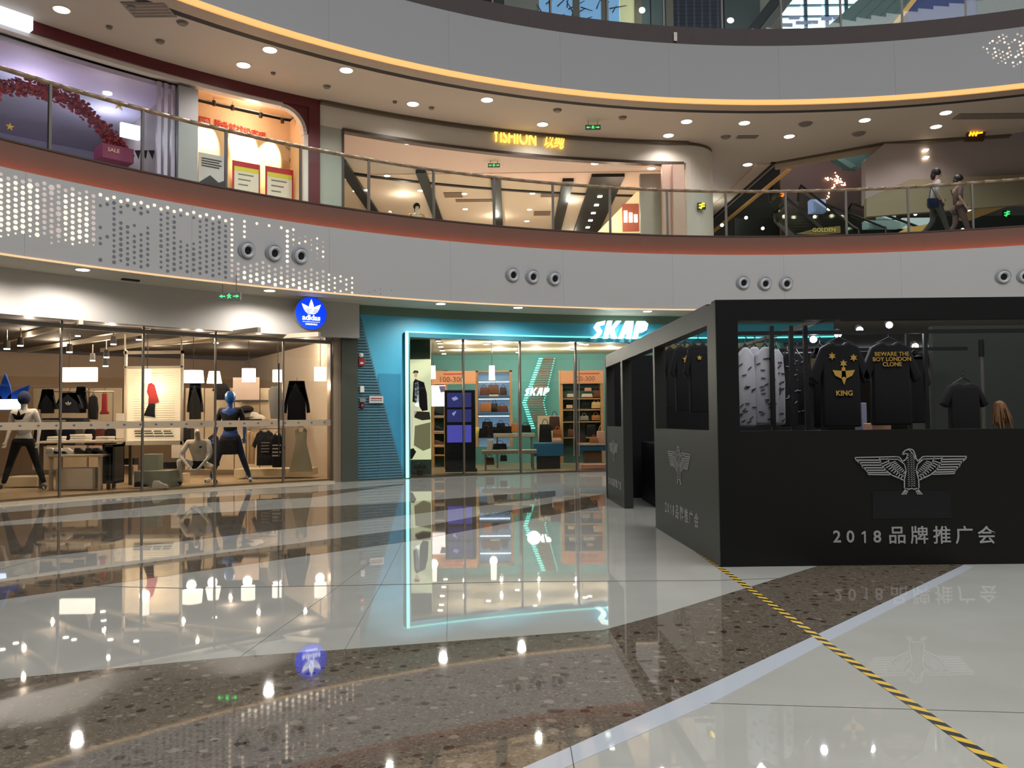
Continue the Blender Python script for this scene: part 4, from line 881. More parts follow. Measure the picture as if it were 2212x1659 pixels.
# tables
def slab_table(label, px0, px1, ytop, Y, dep, m, th=10):
    a = atY(px0, ytop, Y); b = atY(px1, ytop, Y); t = thing('display_table', label, 'table')
    MB().pb(px0, ytop, px1, ytop + th, Y, dep).bevel(.01, 1).build('tabletop', m, t)
    for x in (a.x + .08, b.x - .12):
        for yy in (Y + .06, Y + dep - .1): MB().box(x, x + .04, yy, yy + .04, .03, b.z - .05).build('leg', M_STEEL, t)
M_GT = mat('table_grey', (160, 154, 132), .5)
slab_table('upper grey slab table of the leather shop', 1066, 1156, 936, 23.6, .6, M_GT, 9); slab_table('lower grey slab table nearer the glass', 1040, 1160, 972, 22.4, .6, M_GT, 9)
t = thing('blue_counter', 'solid blue display counter under the hanging bags', 'counter')
MB().pb(1153, 957, 1217, 986, 23.0, .6).bevel(.012, 1).build('counter_body', mat('counter_blue', (30, 100, 138), .5), t); MB().pb(1160, 986, 1210, 1016, 23.1, .4).build('counter_base', M_BLACK, t)
t = thing('blue_counter', 'long blue-fronted counter under the right shelf unit', 'counter')
MB().pb(1254, 962, 1312, 974, 23.2, .5).build('counter_body', MATS['counter_blue'], t); MB().pb(1250, 957, 1314, 962, 23.15, .6).build('counter_top', M_TABLE, t); MB().pb(1262, 974, 1300, 1000, 23.3, .4).build('basket', mat('basket_brown', (104, 78, 50), .8), t)
for x, y, Y, w_, h, m, k, d in [(1050, 946, 23.2, .42, .26, M_BLKL, 1, 'large black bag at the left of the tables'), (1073, 936, 23.7, .3, .18, M_BLKL, 1, 'black bag on the upper grey table'), (1094, 936, 23.8, .34, .2, M_BLKL, 1, 'black flap bag on the upper grey table'), (1113, 934, 23.8, .28, .26, M_TANL, 0, 'tan bag on the upper grey table'),
                             (1135, 934, 23.7, .34, .2, M_BLKL, 1, 'square black bag right on the upper grey table'), (1028, 946, 23.3, .2, .3, M_YELLOW, 2, 'pale yellow box bag beside the kiosk'), (1080, 971, 22.6, .4, .16, M_BLKL, 1, 'black sandals bag on the lower grey table'), (1058, 1004, 22.9, .26, .2, M_BROWNL, 1, 'brown bag below the lower table'), (1088, 996, 22.9, .2, .16, M_BLKL, 1, 'small black bag below the lower table'),
                             (1178, 955, 23.2, .36, .5, M_BLKL, 0, 'tall black bag on the blue counter'), (1198, 930, 23.5, .32, .4, mat('dark_brown_l', (64, 36, 24), .5), 0, 'dark brown bag hung above the blue counter'), (1204, 945, 23.3, .26, .22, M_TANL, 1, 'tan bag hung above the blue counter'), (1203, 956, 23.1, .28, .1, M_PINKL, 2, 'blush box at the right of the blue counter'),
                             (1283, 957, 23.3, .26, .14, M_TANL, 1, 'tan bag on the right counter'), (1298, 957, 23.4, .24, .34, M_PINKL, 0, 'blush tote on the right counter'), (1255, 955, 23.4, .3, .2, mat('dark_brown_l', (64, 36, 24), .5), 1, 'dark brown bag at the left of the right counter')]: bag(d, x, y, Y, w_, h, m, k)
block('stool_pad', 'white reclining sign stand on the lower grey table', 'sign stand', (1052, 950, 1066, 972), 22.6, .2, M_CLOTHW)
block('display_board', 'cream board standing behind the hanging bags', 'board', (1162, 898, 1210, 955), 24.0, .05, M_PLC)
block('pink_mat', 'long pale pink mat box in front of the right counter', 'box', (1255, 1003, 1310, 1013), 22.6, .5, M_PINKL)

# ------------------------------------------------------------------ black pop-up booth
BX, BY, BZ = 1.94, 7.84, 2.52
M_BOOTH = mat('booth_black', (11, 12, 12), .5, noise=.03, scale=2, spec=.3); M_BOOTHL = mat('booth_side', (40, 40, 36), .45, noise=.03, scale=2); M_INK = mat('booth_silver', (158, 158, 158), .5); M_PATCH = mat('booth_patch', (13, 14, 17), .3)
Z0, Z1 = 1.27, 2.29
def eagle(mb, s, M):
    # strokes in thousandths, centre (1113, 420)
    def st(pts, wd=9, mir=False):
        q = [((x - 1113) * s * (-1 if mir else 1), (420 - y) * s) for x, y in pts]; mb.strip(q, wd * s, -.004, 0, M)
    for mir in (False, True):
        st([(1040, 320), (1012, 282), (985, 276), (615, 280), (625, 305), (660, 330), (680, 365), (715, 395), (730, 432), (920, 436)], 9, mir)
        for k, (x0, x1, y) in enumerate([(632, 835, 303), (645, 845, 325), (668, 858, 348), (682, 872, 372), (705, 888, 394), (722, 905, 415)]): st([(x0, y), (x1, y + 2)], 11, mir)
        st([(832, 290), (850, 345), (890, 400), (940, 440), (1010, 470), (1040, 485)], 10, mir); st([(905, 290), (920, 330), (960, 380), (1010, 425), (1045, 450)], 9, mir); st([(840, 296), (1000, 300), (1055, 345), (1068, 400)], 8, mir)
        for k in range(9):
            u = k / 8; st([(850 + u * 170, 340 + u * 130), (905 + u * 140, 318 + u * 110)], 9, mir)
        for k in range(8):
            u = k / 7; st([(925 + u * 110, 335 + u * 105), (975 + u * 85, 318 + u * 90)], 8, mir)
        st([(1068, 400), (1050, 480), (1048, 555)], 10, mir); st([(1048, 555), (1070, 575), (1110, 560)], 9, mir)
        for dx in (-42, -26, -8): st([(1085 + dx * .5, 560), (1075 + dx, 600), (1065 + dx, 612)], 10, mir)
    st([(1040, 320), (1070, 300), (1085, 270), (1080, 250), (1062, 250), (1040, 258), (1042, 246), (1065, 222), (1105, 208), (1135, 218), (1150, 250), (1160, 290), (1175, 320), (1195, 300)], 10)
    st([(1100, 216), (1138, 260), (1152, 300)], 8)
    for k in range(16):
        y = 250 + k * 19; wv = 38 if k < 10 else 30 + (k % 2) * 18
        for dx in (-22, 4, 26): st([(1113 + dx - 9, y + 7), (1113 + dx + 7, y - 4)], 3.5)
def write_panel(parent, M, s=1.0):
    mb = MB(); eagle(mb, .001055 * s, M @ T((0, -.002, 0))); mb.build('eagle_print', M_INK, parent)
    return M
booth = thing('popup_booth', 'large black pop-up shop booth with cut-out windows', 'booth', (BX, BY, 0))
W = 5.2
DX = -.04      # the side wall leans this much in x per metre of depth
def bb(nm, x0, x1, y0, y1, z0, z1, m=M_BOOTH): return MB().box(x0, x1, y0, y1, z0, z1).build(nm, m, booth)
wx0 = atY(1598, 900, BY).x - BX
bb('corner_post', 0, wx0, 0, .16, .0, BZ); bb('front_lower_panel', wx0, W, .006, .14, 0, Z0, mat('booth_panel', (14, 13, 11), .5, noise=.03, spec=.3)); bb('front_header', wx0, W, 0, .16, Z1 + .03, BZ)
bb('patch', atY(1885, 1100, BY).x - BX, atY(2055, 1100, BY).x - BX, .002, .008, atY(1970, 1120, BY).z, atY(1970, 1060, BY).z, M_PATCH)
SH = Matrix(((1, DX, 0, 0), (0, 1, 0, 0), (0, 0, 1, 0), (0, 0, 0, 1)))
def sb(nm, y0, y1, z0, z1, m=M_BOOTHL, th=.14, x0=0): return MB().box(x0, x0 + th, y0, y1, z0, z1).xf(SH).build(nm, m, booth)
sb('side_post', .02, .3, 0, BZ - .02); sb('side_header', .3, 7.0, Z1 + .02, BZ); sb('side_lower_panel', .3, 2.76, 0, Z0); sb('side_post', 2.76, 2.86, 0, Z1 + .02)
sb('side_post', 5.15, 5.3, 0, Z1 + .02); sb('side_lower_panel', 5.3, 6.9, 0, Z0); sb('side_post', 6.8, 7.0, 0, Z1 + .02)
sb('window_bar', 5.55, 5.6, Z0, Z1, M_STEEL, .03, .05)
MB().box(-.28, 3.5, 6.86, 7.0, 0, BZ).build('back_panel', M_BOOTH, booth); MB().box(3.5, W, 6.86, 7.0, Z1, BZ).build('back_header', M_BOOTH, booth)
bb('inner_partition', atY(2015, 900, 10.4).x - BX, W, 2.5, 2.6, 0, BZ, mat('partition_green', (44, 50, 44), .6))
bb('end_wall', W, W + .1, 0, 7, 0, BZ)
for x in (1672, 1714, 1745, 1967, 2005): 
    p = atY(x, 900, 8.5 if x < 1800 else 9.4); bb('window_bar', p.x - BX - .02, p.x - BX + .02, p.y - BY, p.y - BY + .04, 0, Z1 + .05, M_BLACK)
bb('ceiling_rail', 0.2, W - .2, .9, .94, Z1 - .02, Z1 + .02, M_BLACK); bb('ceiling_rail', 0.2, 3.6, 2.2, 2.24, Z1 - .1, Z1 - .06, M_BLACK); bb('cross_rail', 1.1, 1.14, .2, 6.8, Z1 + .04, Z1 + .08, M_BLACK)
bb('counter', .3, 1.6, 5.2, 6.6, 0, 1.0, M_BLACK)
# logos and words
bw = Matrix.Translation((0, 0, 0))
pe = atY(1968, 1021, BY)
mb = MB(); eagle(mb, .001055, T((pe.x - BX, -.001, pe.z))); mb.build('eagle_print', M_INK, booth)
FS = BY / FPX     # metres per pixel on the front face
def digit(ch, size, bold):
    if ch != '1': return text_bm(ch, size, .002, bold)
    mb = MB(); mb.prism([(a * size, b * size) for a, b in ((-.02, -.35), (.09, -.35), (.09, .37), (.01, .37), (-.16, .25), (-.16, .15), (-.02, .22))], -.002, .002); return mb
for ch, x in zip('2018', (1808, 1837, 1867, 1895)): digit(ch, .155, .003).xf(T((atY(x, 1161, BY).x - BX, -.0, atY(x, 1160.5, BY).z))).build('printed_character', M_INK, booth)
for ch, x in zip('品牌推广会', (1938, 1986, 2035, 2083, 2131)): text_bm(ch, .175, .002, .002).xf(T((atY(x, 1158, BY).x - BX, -.0, atY(x, 1158.5, BY).z))).build('printed_character', M_INK, booth)
def side_print(yc, zc_e, zc_t, k):
    M = SH @ T((-.002, yc, zc_e)) @ Matrix.Rotation(-PI / 2, 4, 'Z')
    mb = MB(); eagle(mb, .001055 * k, M); mb.build('eagle_print', M_INK, booth)
    for ch, d in zip('2018品牌推广会', (-.70, -.57, -.44, -.31, -.13, .08, .29, .5, .71)):
        digit(ch, .165 * k, .002).xf(SH @ T((-.002, yc - d * k, zc_t)) @ Matrix.Rotation(-PI / 2, 4, 'Z')).build('printed_character', M_INK, booth)
side_print(1.55, .86, .32, 1); side_print(6.1, .86, .32, .85)
# clothes in the booth
BG2 = 'clothes hanging in the black booth'
M_PAT = mat('pat_white', (176, 176, 184), .9)
def patterned(px, py, Y, w, h, label, base_, marks, rz=0, n=26):
    t = garment('shirt', label, 'shirt', px, py, Y, w, h, [(-.05, .01), (-.16, -.07), (-.2, -.35), (-.19, -.8), (.18, -.8), (.2, -.35), (.16, -.07), (.05, .01)], base_, rz, BG2, .1)
    mb = MB()
    for i in range(int(n * .7)):
        x = random.uniform(-w * .38, w * .38); z = random.uniform(-h * .93, -.1 * h); a = random.uniform(-.2, .9); l = .02
        mb.strip([(x - l * math.cos(a), z - l * math.sin(a)), (x + l * math.cos(a), z + l * math.sin(a))], .009, -.058, -.049)
    mb.build('small_prints', marks, t, kind='stuff'); return t
M_MK = mat('mark_dark', (60, 60, 66), .9); M_MKL = mat('mark_pale', (150, 150, 160), .9)
GZ = [(1609, 753, 8.6, .2, .82), (1628, 752, 8.75, .24, .82), (1652, 752, 8.6, .26, .8), (1676, 756, 8.75, .16, .8)]
for i, (x, y, Y, w_, h) in enumerate(GZ): patterned(x, y, Y, w_, h, f"pale grey bird-print shirt in the booth window, {['leftmost','second from the left','third from the left','half hidden behind the bar'][i]}", M_PAT, M_MK)
for i, (x, y, Y) in enumerate([(1700, 765, 9.0), (1720, 765, 9.2)]): patterned(x, y, Y, .2, .8, f"black shirt with small pale prints, {['left','right'][i]} one beside the grey shirts", M_CLOTHK, M_MKL, n=18)
M_GOLD = mat('gold_print', (196, 156, 70), .5)
t = garment('tee', 'black tee with gold stars and gold winged emblem', 'shirt', 1812, 738, 8.9, .66, .92, TEE, M_CLOTHK, 0, BG2, .1)
def star(mb, cx, cz, r, y0, y1, M=Matrix(), n=6, q=.5): mb.prism([(cx + (r if i % 2 == 0 else r * q) * math.sin(PI * i / n), cz + (r if i % 2 == 0 else r * q) * math.cos(PI * i / n)) for i in range(2 * n)], y0, y1, M)
for sx, sz in ((-.1, -.16), (.13, -.18), (.02, -.24)): mb = MB(); star(mb, sx, sz, .042, -.062, -.05); mb.build('gold_star', M_GOLD, t)
mb = MB()
for s in (-1, 1): mb.prism([(0.02, -.32), (s * .12 + .02, -.31), (s * .09 + .02, -.37), (s * .03 + .02, -.4), (.02, -.38)], -.062, -.05)
mb.prism([(0, -.28), (.035, -.28), (.045, -.4), (.02, -.47), (-.005, -.4)], -.062, -.05); mb.build('gold_emblem', M_GOLD, t)
text_bm('KING', .075, .003, .002).xf(T((.02, -.06, -.56))).build('gold_text', M_GOLD, t)
t = garment('tee', 'black tee with small gold lettering across the back', 'shirt', 1920, 738, 8.9, .66, .9, TEE, M_CLOTHK, 0, BG2, .1)
for k, s_ in enumerate(('BEWARE THE', 'BOY LONDON', 'CLONE')): text_bm(s_, .062, .003, .001).xf(T((0, -.06, -.14 - .055 * k))).build('gold_text', M_GOLD, t)
for i, (x, y, Y, w_, h, m, d) in enumerate([(1770, 752, 9.3, .3, .9, M_CLOTHK, 'plain black shirt behind the starred tee'), (1975, 765, 9.6, .34, .8, M_CLOTHK, 'plain black shirt right of the lettered tee'), (2080, 825, 9.6, .55, .6, M_CLOTHK, 'black boxy garment on the right booth rail'), (1480, 745, 11.2, .46, .9, M_CLOTHK, 'black tee with gold flower print seen in the side window'), (1508, 740, 10.6, .4, .9, M_CLOTHK, 'black tee at the corner end of the side window'), (1455, 748, 11.9, .4, .9, M_CLOTHK, 'black tee deepest in the side window')]):
    t = garment('tee', d, 'shirt', x, y, Y, w_, h, TEE, m, 0, BG2, .1)
    if x in (1480, 1455, 1508): mb = MB(); star(mb, .0, -.2, .055 if x == 1480 else .035, -.062, -.05, n=5); mb.build('gold_print', M_GOLD, t)
    if x == 1770: MB().box(-.12, -.02, -.062, -.05, -.28, -.12).build('chest_patch', mat('dull_gold', (96, 84, 56), .7), t)
t = thing('wig', 'dim tan hair piece at the right edge inside the booth', 'wig', (atY(2160, 900, 9.5).x, 9.5, 1.2))
mb = MB(); mb.ball((0, 0, .28), .07, 1, .9, 1.2)
for i in range(150):
    a = random.random() * 6.28; r = random.uniform(.02, .09); l = random.uniform(.15, .3); mb.tube((r * .6 * math.cos(a), r * .6 * math.sin(a), .33), (r * 1.3 * math.cos(a) + .02, r * 1.3 * math.sin(a), .33 - l), .012, .004, 5, False)
mb.build('hair_strands', mat('fur_tan', (120, 84, 52), .8, noise=.3, scale=12), t, kind='stuff')
t = thing('shoe_boxes', 'orange shoe boxes on a shelf behind the booth bars', 'boxes')
for k in range(2): MB().pb(1722, 830 + k * 22, 1742, 851 + k * 22, 9.9, .2).build('carton', mat('carton_orange', (200, 120, 70), .6), t)
MB().pb(1700, 876, 1748, 879, 9.8, .3).build('shelf_board', M_CLOTHG, t)
block('folded_stack', 'pink and white folded clothes at the booth window sill', 'folded clothes', (1885, 914, 1925, 929), 9.2, .25, M_PINKL); block('folded_stack', 'blue grey folded clothes seen between the two big tees', 'folded clothes', (1862, 870, 1872, 929), 9.6, .2, mat('bluegrey', (120, 124, 150), .8))
SP = [(1757, 733, (.86, .9, 1)), (1810, 722, (.9, .92, 1)), (1857, 713, (.9, .92, 1)), (1921, 702, (.9, .92, 1)), (1977, 748, (1, .75, .5))]
M_SPW = mat('spot_cool', (235, 238, 255), emit=40); M_SPO = mat('spot_warm', (255, 200, 150), emit=25)
for i, (x, y, c) in enumerate(SP):
    Y = 9.3 + i * .2; p = atY(x, y, Y); t = thing('spotlight', f"bright booth spotlight, {['leftmost and lowest of the cool ones','second from the left','third from the left','highest one','warm orange one right of the lettered tee'][i]}", 'spotlight', p, group='spotlights inside the booth')
    dv = Vector((-.3, -1, -.35)).normalized()
    MB().tube((0, 0, 0), -dv * .12, .045, .04, 12).build('lamp_head', M_BLACK, t); MB().tube(dv * .008, (0, 0, 0), .038, .038, 12).build('lens', M_SPW if i < 4 else M_SPO, t); MB().tube((0, .06, .03), (0, .06, BZ - .15 - p.z), .008, n=6).build('arm', M_BLACK, t)
    lamp('SPOT', 'booth_beam', p + dv * .03, 14, c, (dv.to_track_quat('-Z', 'Y').to_euler()), spot_size=2.0, spot_blend=.6, shadow_soft_size=.03)
t = thing('slim_pole', 'pale slim pole standing inside the booth at the right', 'pole', (atY(2125, 900, 9.9).x, 9.9, 0)); MB().tube((0, 0, .0), (0, 0, 2.2), .022).build('tube', M_STEEL, t); MB().tube((0, 0, 2.1), (0, 0, 2.3), .03).build('collar', M_BLACK, t)

# ------------------------------------------------------------------ hazard tape
m = bpy.data.materials.new('hazard_tape'); m.use_nodes = True; nt = m.node_tree; b = nt.nodes['Principled BSDF']; b.inputs['Roughness'].default_value = .4
tc = nt.nodes.new('ShaderNodeTexCoord'); sp = nt.nodes.new('ShaderNodeSeparateXYZ'); ad = nt.nodes.new('ShaderNodeMath'); ad.operation = 'ADD'
mu = nt.nodes.new('ShaderNodeMath'); mu.operation = 'MULTIPLY'; mu.inputs[1].default_value = 1 / .13; fc = nt.nodes.new('ShaderNodeMath'); fc.operation = 'FRACT'
gt = nt.nodes.new('ShaderNodeMath'); gt.operation = 'GREATER_THAN'; gt.inputs[1].default_value = .5
mx = nt.nodes.new('ShaderNodeMix'); mx.data_type = 'RGBA'; mx.inputs['A'].default_value = rgb((205, 170, 60)); mx.inputs['B'].default_value = rgb((34, 34, 32))
for a, c_ in ((tc.outputs['Object'], sp.inputs[0]), (sp.outputs[0], ad.inputs[0]), (sp.outputs[1], ad.inputs[1]), (ad.outputs[0], mu.inputs[0]), (mu.outputs[0], fc.inputs[0]), (fc.outputs[0], gt.inputs[0]), (gt.outputs[0], mx.inputs['Factor']), (mx.outputs['Result'], b.inputs['Base Color'])): nt.links.new(a, c_)
o = MB().box(-.028, .028, 0, 9.9, .0016, .0026).build('hazard_tape', m, None, label='yellow and black striped floor tape running from the booth towards the viewer', cat='tape'); o.location = (1.925, 1.0, 0)

# ------------------------------------------------------------------ first floor shopfronts
A2 = lambda x, R=R2: ang(x, R, 250)
RED = mat('maroon_band', (92, 28, 36), .4, noise=.03); M_SH = mat('shop_beige_grey', (208, 200, 190), .5, noise=.02)
t = thing('wall_upper_left', 'upper left shopfront with maroon band and white frames', 'wall', kind='structure')
zr0 = onR(423, 176, R2).z
MB().arc(R2 - .05, R2 + .15, A2(690), A2(60), zr0, L2C, 30).build('maroon_band', RED, t)
MB().arc(R2 - .05, R2 + .3, A2(690), A2(666), L2, zr0, 3).build('maroon_column', RED, t)
MB().arc(R2, R2 + .2, A2(666), A2(657), L2, zr0 - .6, 3).build('white_edge', mat('white_frame', (214, 206, 200), .5), t)
MB().arc(R2, R2 + .2, A2(612), A2(-300), zr0 - .1, zr0, 30).build('white_header', MATS['white_frame'], t)
MB().arc(R2 + .0, R2 + .5, A2(428), A2(386), L2, zr0 - .18, 4).build('white_pillar', mat('pillar_white', (150, 148, 150), .5), t)
for x in (348, 362, 378): MB().arc(R2 + .1, R2 + .2, A2(x + 4), A2(x - 4), L2, zr0 - .18, 1).build('door_track', mat('lilac_metal', (176, 164, 186), .4), t)
# corner fillet of window
pts = []; f0 = fr(655, 250, R2, 0)
mb = MB(); zc = zr0 - .2
FM = frp(A2(661), R2 + .02, zr0 - .05)
mb.strip([(-.62 + .6 * math.cos(u), -.62 + .6 * math.sin(u)) for u in [i * PI / 24 for i in range(13)]], .09, -.03, .15, FM); mb.build('rounded_corner', MATS['white_frame'], t)
cor = [(.08, .06), (.08, -.62), (0, -.62)] + [(-.62 + .62 * math.cos(u), -.62 + .62 * math.sin(u)) for u in [i * PI / 16 for i in range(9)]] + [(-.62, .06)]
MB().prism(cor, -.025, .1, FM).build('corner_fill', RED, t)
MB().arc(R2 - .2, R2 + .05, A2(60), A2(-300), zr0 - .02, zr0 + .5, 10).build('sign_band', mat('cool_sign', (225, 235, 255), emit=1.6), t)
# window with light ellipses
t = thing('wall_upper_window', 'warm-lit recess with posters behind the rounded white frame', 'wall', kind='structure')
RW = R2 + 1.3
MB().arc(RW, RW + .1, A2(690), A2(420), L2, L2C - .2, 12).build('recess_wall', mat('peach_wall', (240, 205, 165), .7, noise=.02), t)
MB().arc(R2 + .2, RW, A2(668), A2(425), zr0 + .12, zr0 + .2, 12).build('recess_ceiling', MATS['peach_wall'], t)
MB().box(-.05, .05, .2, 1.3, L2, L2C - .2).xf(frp(A2(428), R2, 0)).build('recess_side', MATS['peach_wall'], t)
MB().box(-.05, .05, .2, 1.3, L2, L2C - .2).xf(frp(A2(668), R2, 0)).build('recess_side', MATS['peach_wall'], t)
tp = thing('track_rail', 'ceiling track above the warm-lit poster recess', 'track'); a = fr(447, 216, RW - .5); b = fr(615, 255, RW - .5)
MB().tube(a.translation, b.translation, .01).build('rail', M_CREAM, tp)
for i, (x, y) in enumerate(((462, 222), (502, 232), (563, 248), (610, 260))):
    M = fr(x, y, RW - .5); p = M.translation; o = thing('track_spot', f"black track spotlight over the poster recess, {['leftmost','second','third','rightmost'][i]} of four", 'spotlight', p, group='track spots over the poster recess')
    MB().tube((0, 0, .05), (0, 0, -.07), .045, n=10).build('lamp_head', M_BLACK, o); MB().tube((0, 0, .05), (0, 0, .14), .01, n=6).build('stem', M_STEEL, o)
    tgt = fr((445, 520, 533, 581)[i], (300, 315, 322, 338)[i], RW).translation; st = p + Vector((0, 0, -.1)); d = (tgt - st)
    lamp('SPOT', 'track_beam', st, 520, (1, .72, .42), d.to_track_quat('-Z', 'Y').to_euler(), spot_size=.75, spot_blend=.4, shadow_soft_size=.02)
lamp('POINT', 'recess_lamp', fr(545, 250, RW - .7).translation, 26, (1, .8, .6), shadow_soft_size=.15)
MR = mat('text_red', (214, 70, 50), .6)
tt = thing('wall_lettering', 'red characters in a row on the warm-lit recess wall', 'lettering')
for i, ch in enumerate('装备就找奶客喏'):
    x = 470 + i * 16; text_bm(ch, .2, .006, .003).xf(fr(x, 268 + i * 4.4, RW, -.012)).build('character', MR, tt)
tt = thing('red_label', 'small red label board at the left of the recess wall', 'sign'); M = fr(441, 264, RW, -.02)
MB().box(-.14, .14, -.01, 0, -.12, .12, M).build('board', MR, tt); text_bm('公告', .12, .003).xf(M @ T((0, -.012, .02))).build('text', M_CLOTHW, tt)
def poster(label, px0, py0, px1, py1, R, cols):
    M = fr((px0 + px1) / 2, (py0 + py1) / 2, R); d = onR((px0 + px1) / 2, 300, R).y; w_ = (px1 - px0) * d / FPX / 2 * 1.15; h = (py1 - py0) * d / FPX / 2
    t = thing('poster', label, 'poster'); t.matrix_local = M
    MB().box(-w_, w_, 0, .03, -h, h).build('board', cols[0], t)
    if len(cols) > 1:
        MB().box(-w_ * .88, w_ * .88, -.006, 0, -h, h * .68).build('sheet', M_CLOTHW, t); MB().box(-w_ * .88, w_ * .88, -.008, -.004, h * .42, h * .68).build('colour_strip', cols[1], t)
        for k in range(3): MB().box(-w_ * .6, w_ * (.5 - .2 * k), -.008, -.005, h * (.2 - .3 * k), h * (.28 - .3 * k)).build('print_line', M_CLOTHG, t)
    else:
        for k in range(4): MB().box(-w_ * .8, w_ * (.6 - .15 * (k % 2)), -.006, -.0, h * (.6 - .16 * k), h * (.68 - .16 * k)).build('print_line', M_MK, t)
        MB().prism([(-w_, -h), (-w_ * .2, -h * .4), (w_ * .4, -h * .8), (w_, -h * .5), (w_, -h)], -.006, 0).build('print_shape', M_MK, t)
RP = RW - .45
poster('grey notice poster standing left in the warm-lit recess', 433, 333, 487, 400, RP, [mat('poster_grey', (176, 176, 178), .6)])
M_PR = mat('poster_red', (176, 34, 44), .5); M_PY = mat('poster_lime', (206, 200, 60), .5)
poster('red bordered poster with lime strip, middle of the recess', 506, 350, 559, 425, RP, [M_PR, M_PY]); poster('red bordered poster with lime strip, right of the recess', 577, 362, 631, 440, RP, [M_PR, M_PY])
RG = RW - .02
for i, (x, y, c, d) in enumerate([(624, 316, (150, 150, 120), 'grey ring sticker, upper one by the recess corner'), (640, 309, (170, 176, 196), 'pale blue ring sticker by the recess corner'), (632, 348, (190, 110, 90), 'brown red ring sticker by the recess corner'), (616, 353, (224, 180, 140), 'faint orange ring sticker'), (641, 378, (130, 150, 120), 'green grey ring sticker, lowest by the corner')]):
    o = thing('ring_sticker', d, 'sticker'); o.matrix_local = fr(x, y, RG - .02); lathe(MB(), [(.09, 0), (.09, -.01), (.06, -.01), (.06, 0)], Matrix(), 16).build('ring', mat('ring' + str(i), c, .6), o); MB().box(-.03, .03, -.012, 0, -.02, .02).build('motif', MATS['ring' + str(i)], o)
# left shop interior (lilac)
t = thing('wall_upper_lilac', 'lilac-lit interior of the upper left shop', 'wall', kind='structure')
LIL = mat('lilac_white', (190, 180, 205), .7, noise=.02)
MB().arc(27.5, 27.6, A2(400), A2(-400), L2, L2C, 14).build('back_wall', LIL, t); MB().arc(R2 + .2, 27.5, A2(385), A2(-400), L2C - .5, L2C - .4, 14).build('shop_ceiling', LIL, t)
MB().box(-.05, .05, .3, 6, L2, L2C - .4).xf(frp(A2(386), R2, 0)).build('side_wall', mat('side_tan', (150, 132, 128), .7), t)
lamp('POINT', 'lilac_lamp', fr(60, 230, R2 + 1.6).translation, 42, (.8, .76, 1), shadow_soft_size=.2); lamp('POINT', 'lilac_lamp', fr(230, 280, R2 + 2.5).translation, 36, (.82, .8, 1), shadow_soft_size=.2)
t = thing('garland_arch', 'arch of bushy red foliage garland in the upper left shop', 'garland')
path = [(-60, 215), (0, 192), (50, 188), (100, 196), (150, 216), (195, 250), (230, 285), (255, 315), (272, 340)]
mb = MB(); RGL = R2 + .9
def lerp_path(P, u):
    u *= len(P) - 1; i = min(int(u), len(P) - 2); k = u - i; return P[i][0] + (P[i + 1][0] - P[i][0]) * k, P[i][1] + (P[i + 1][1] - P[i][1]) * k
for i in range(900):
    x, y = lerp_path(path, random.random()); p = onR(x, y, RGL); a = random.random() * 6.28; e = random.uniform(-1.5, 1.5); r = random.uniform(.05, .2)
    c = p + Vector((math.cos(a) * math.cos(e), math.sin(a) * math.cos(e), math.sin(e))) * r
    mb.ball(c, random.uniform(.035, .06), 1, .45, 1, seg=5, ring=3, m=Matrix.Rotation(a, 4, 'Z') @ Matrix.Rotation(e, 4, 'X'))
mb.build('foliage', mat('garland_red', (150, 34, 50), .7, noise=.35, scale=6), t, kind='stuff')
MB().path([onR(*lerp_path(path, i / 16), RGL) for i in range(17)], .06, 8).build('arch_core', M_RED, t)
t = thing('garland_box', 'magenta box under the foot of the red garland', 'box'); t.matrix_local = fr(248, 332, RGL - .1); MB().box(-.34, .34, -.2, .3, -.2, .13).bevel(.01, 1).build('box_body', mat('magenta', (120, 16, 70), .5), t)
text_bm('SALE', .12, .003, .002).xf(T((-.1, -.21, .0))).build('lettering', M_PINKL, t)
t = thing('star_ornament', 'gold star hanging right of the garland', 'ornament'); t.matrix_local = fr(257, 227, R2 + 1.2); mb = MB(); star(mb, 0, 0, .13, -.02, .02, n=5, q=.42); mb.build('star_body', mat('star_gold', (236, 206, 150), .4, emit=.4), t); mb = MB(); star(mb, 0, 0, .05, -.03, -.02, n=5, q=.42); mb.build('star_centre', M_BROWNL, t)
t = thing('star_ornament', 'small dark gold star hanging at the far left edge', 'ornament'); t.matrix_local = fr(21, 274, R2 + 1.2); mb = MB(); star(mb, 0, 0, .09, -.02, .02, n=5, q=.42); mb.build('star_body', M_GOLD, t)
t = thing('light_box', 'small cool white light box beside the garland foot', 'light box'); t.matrix_local = fr(281, 284, R2 + 2.2); MB().box(-.22, .22, -.05, .05, -.17, .17).build('box', mat('cool_box2', (220, 230, 255), emit=2.5), t)
for i, x in enumerate((297, 312, 327)):
    t = thing('pennant', f"black pennant hanging near the garland foot, {['left','middle','right'][i]} one", 'pennant'); t.matrix_local = fr(x, 335, R2 + 1.4); MB().prism([(-.07, .1), (.07, .13), (.03, -.1)], -.005, .005).build('cloth', M_BLACK, t)
t = thing('ceiling_lamp', 'bright disc lamp at the left shop ceiling edge', 'lamp'); t.matrix_local = T(fr(232, 203, R2 + .5).translation); MB().tube((0, 0, 0), (0, 0, .03), .1).build('lens', M_LAMP, t)

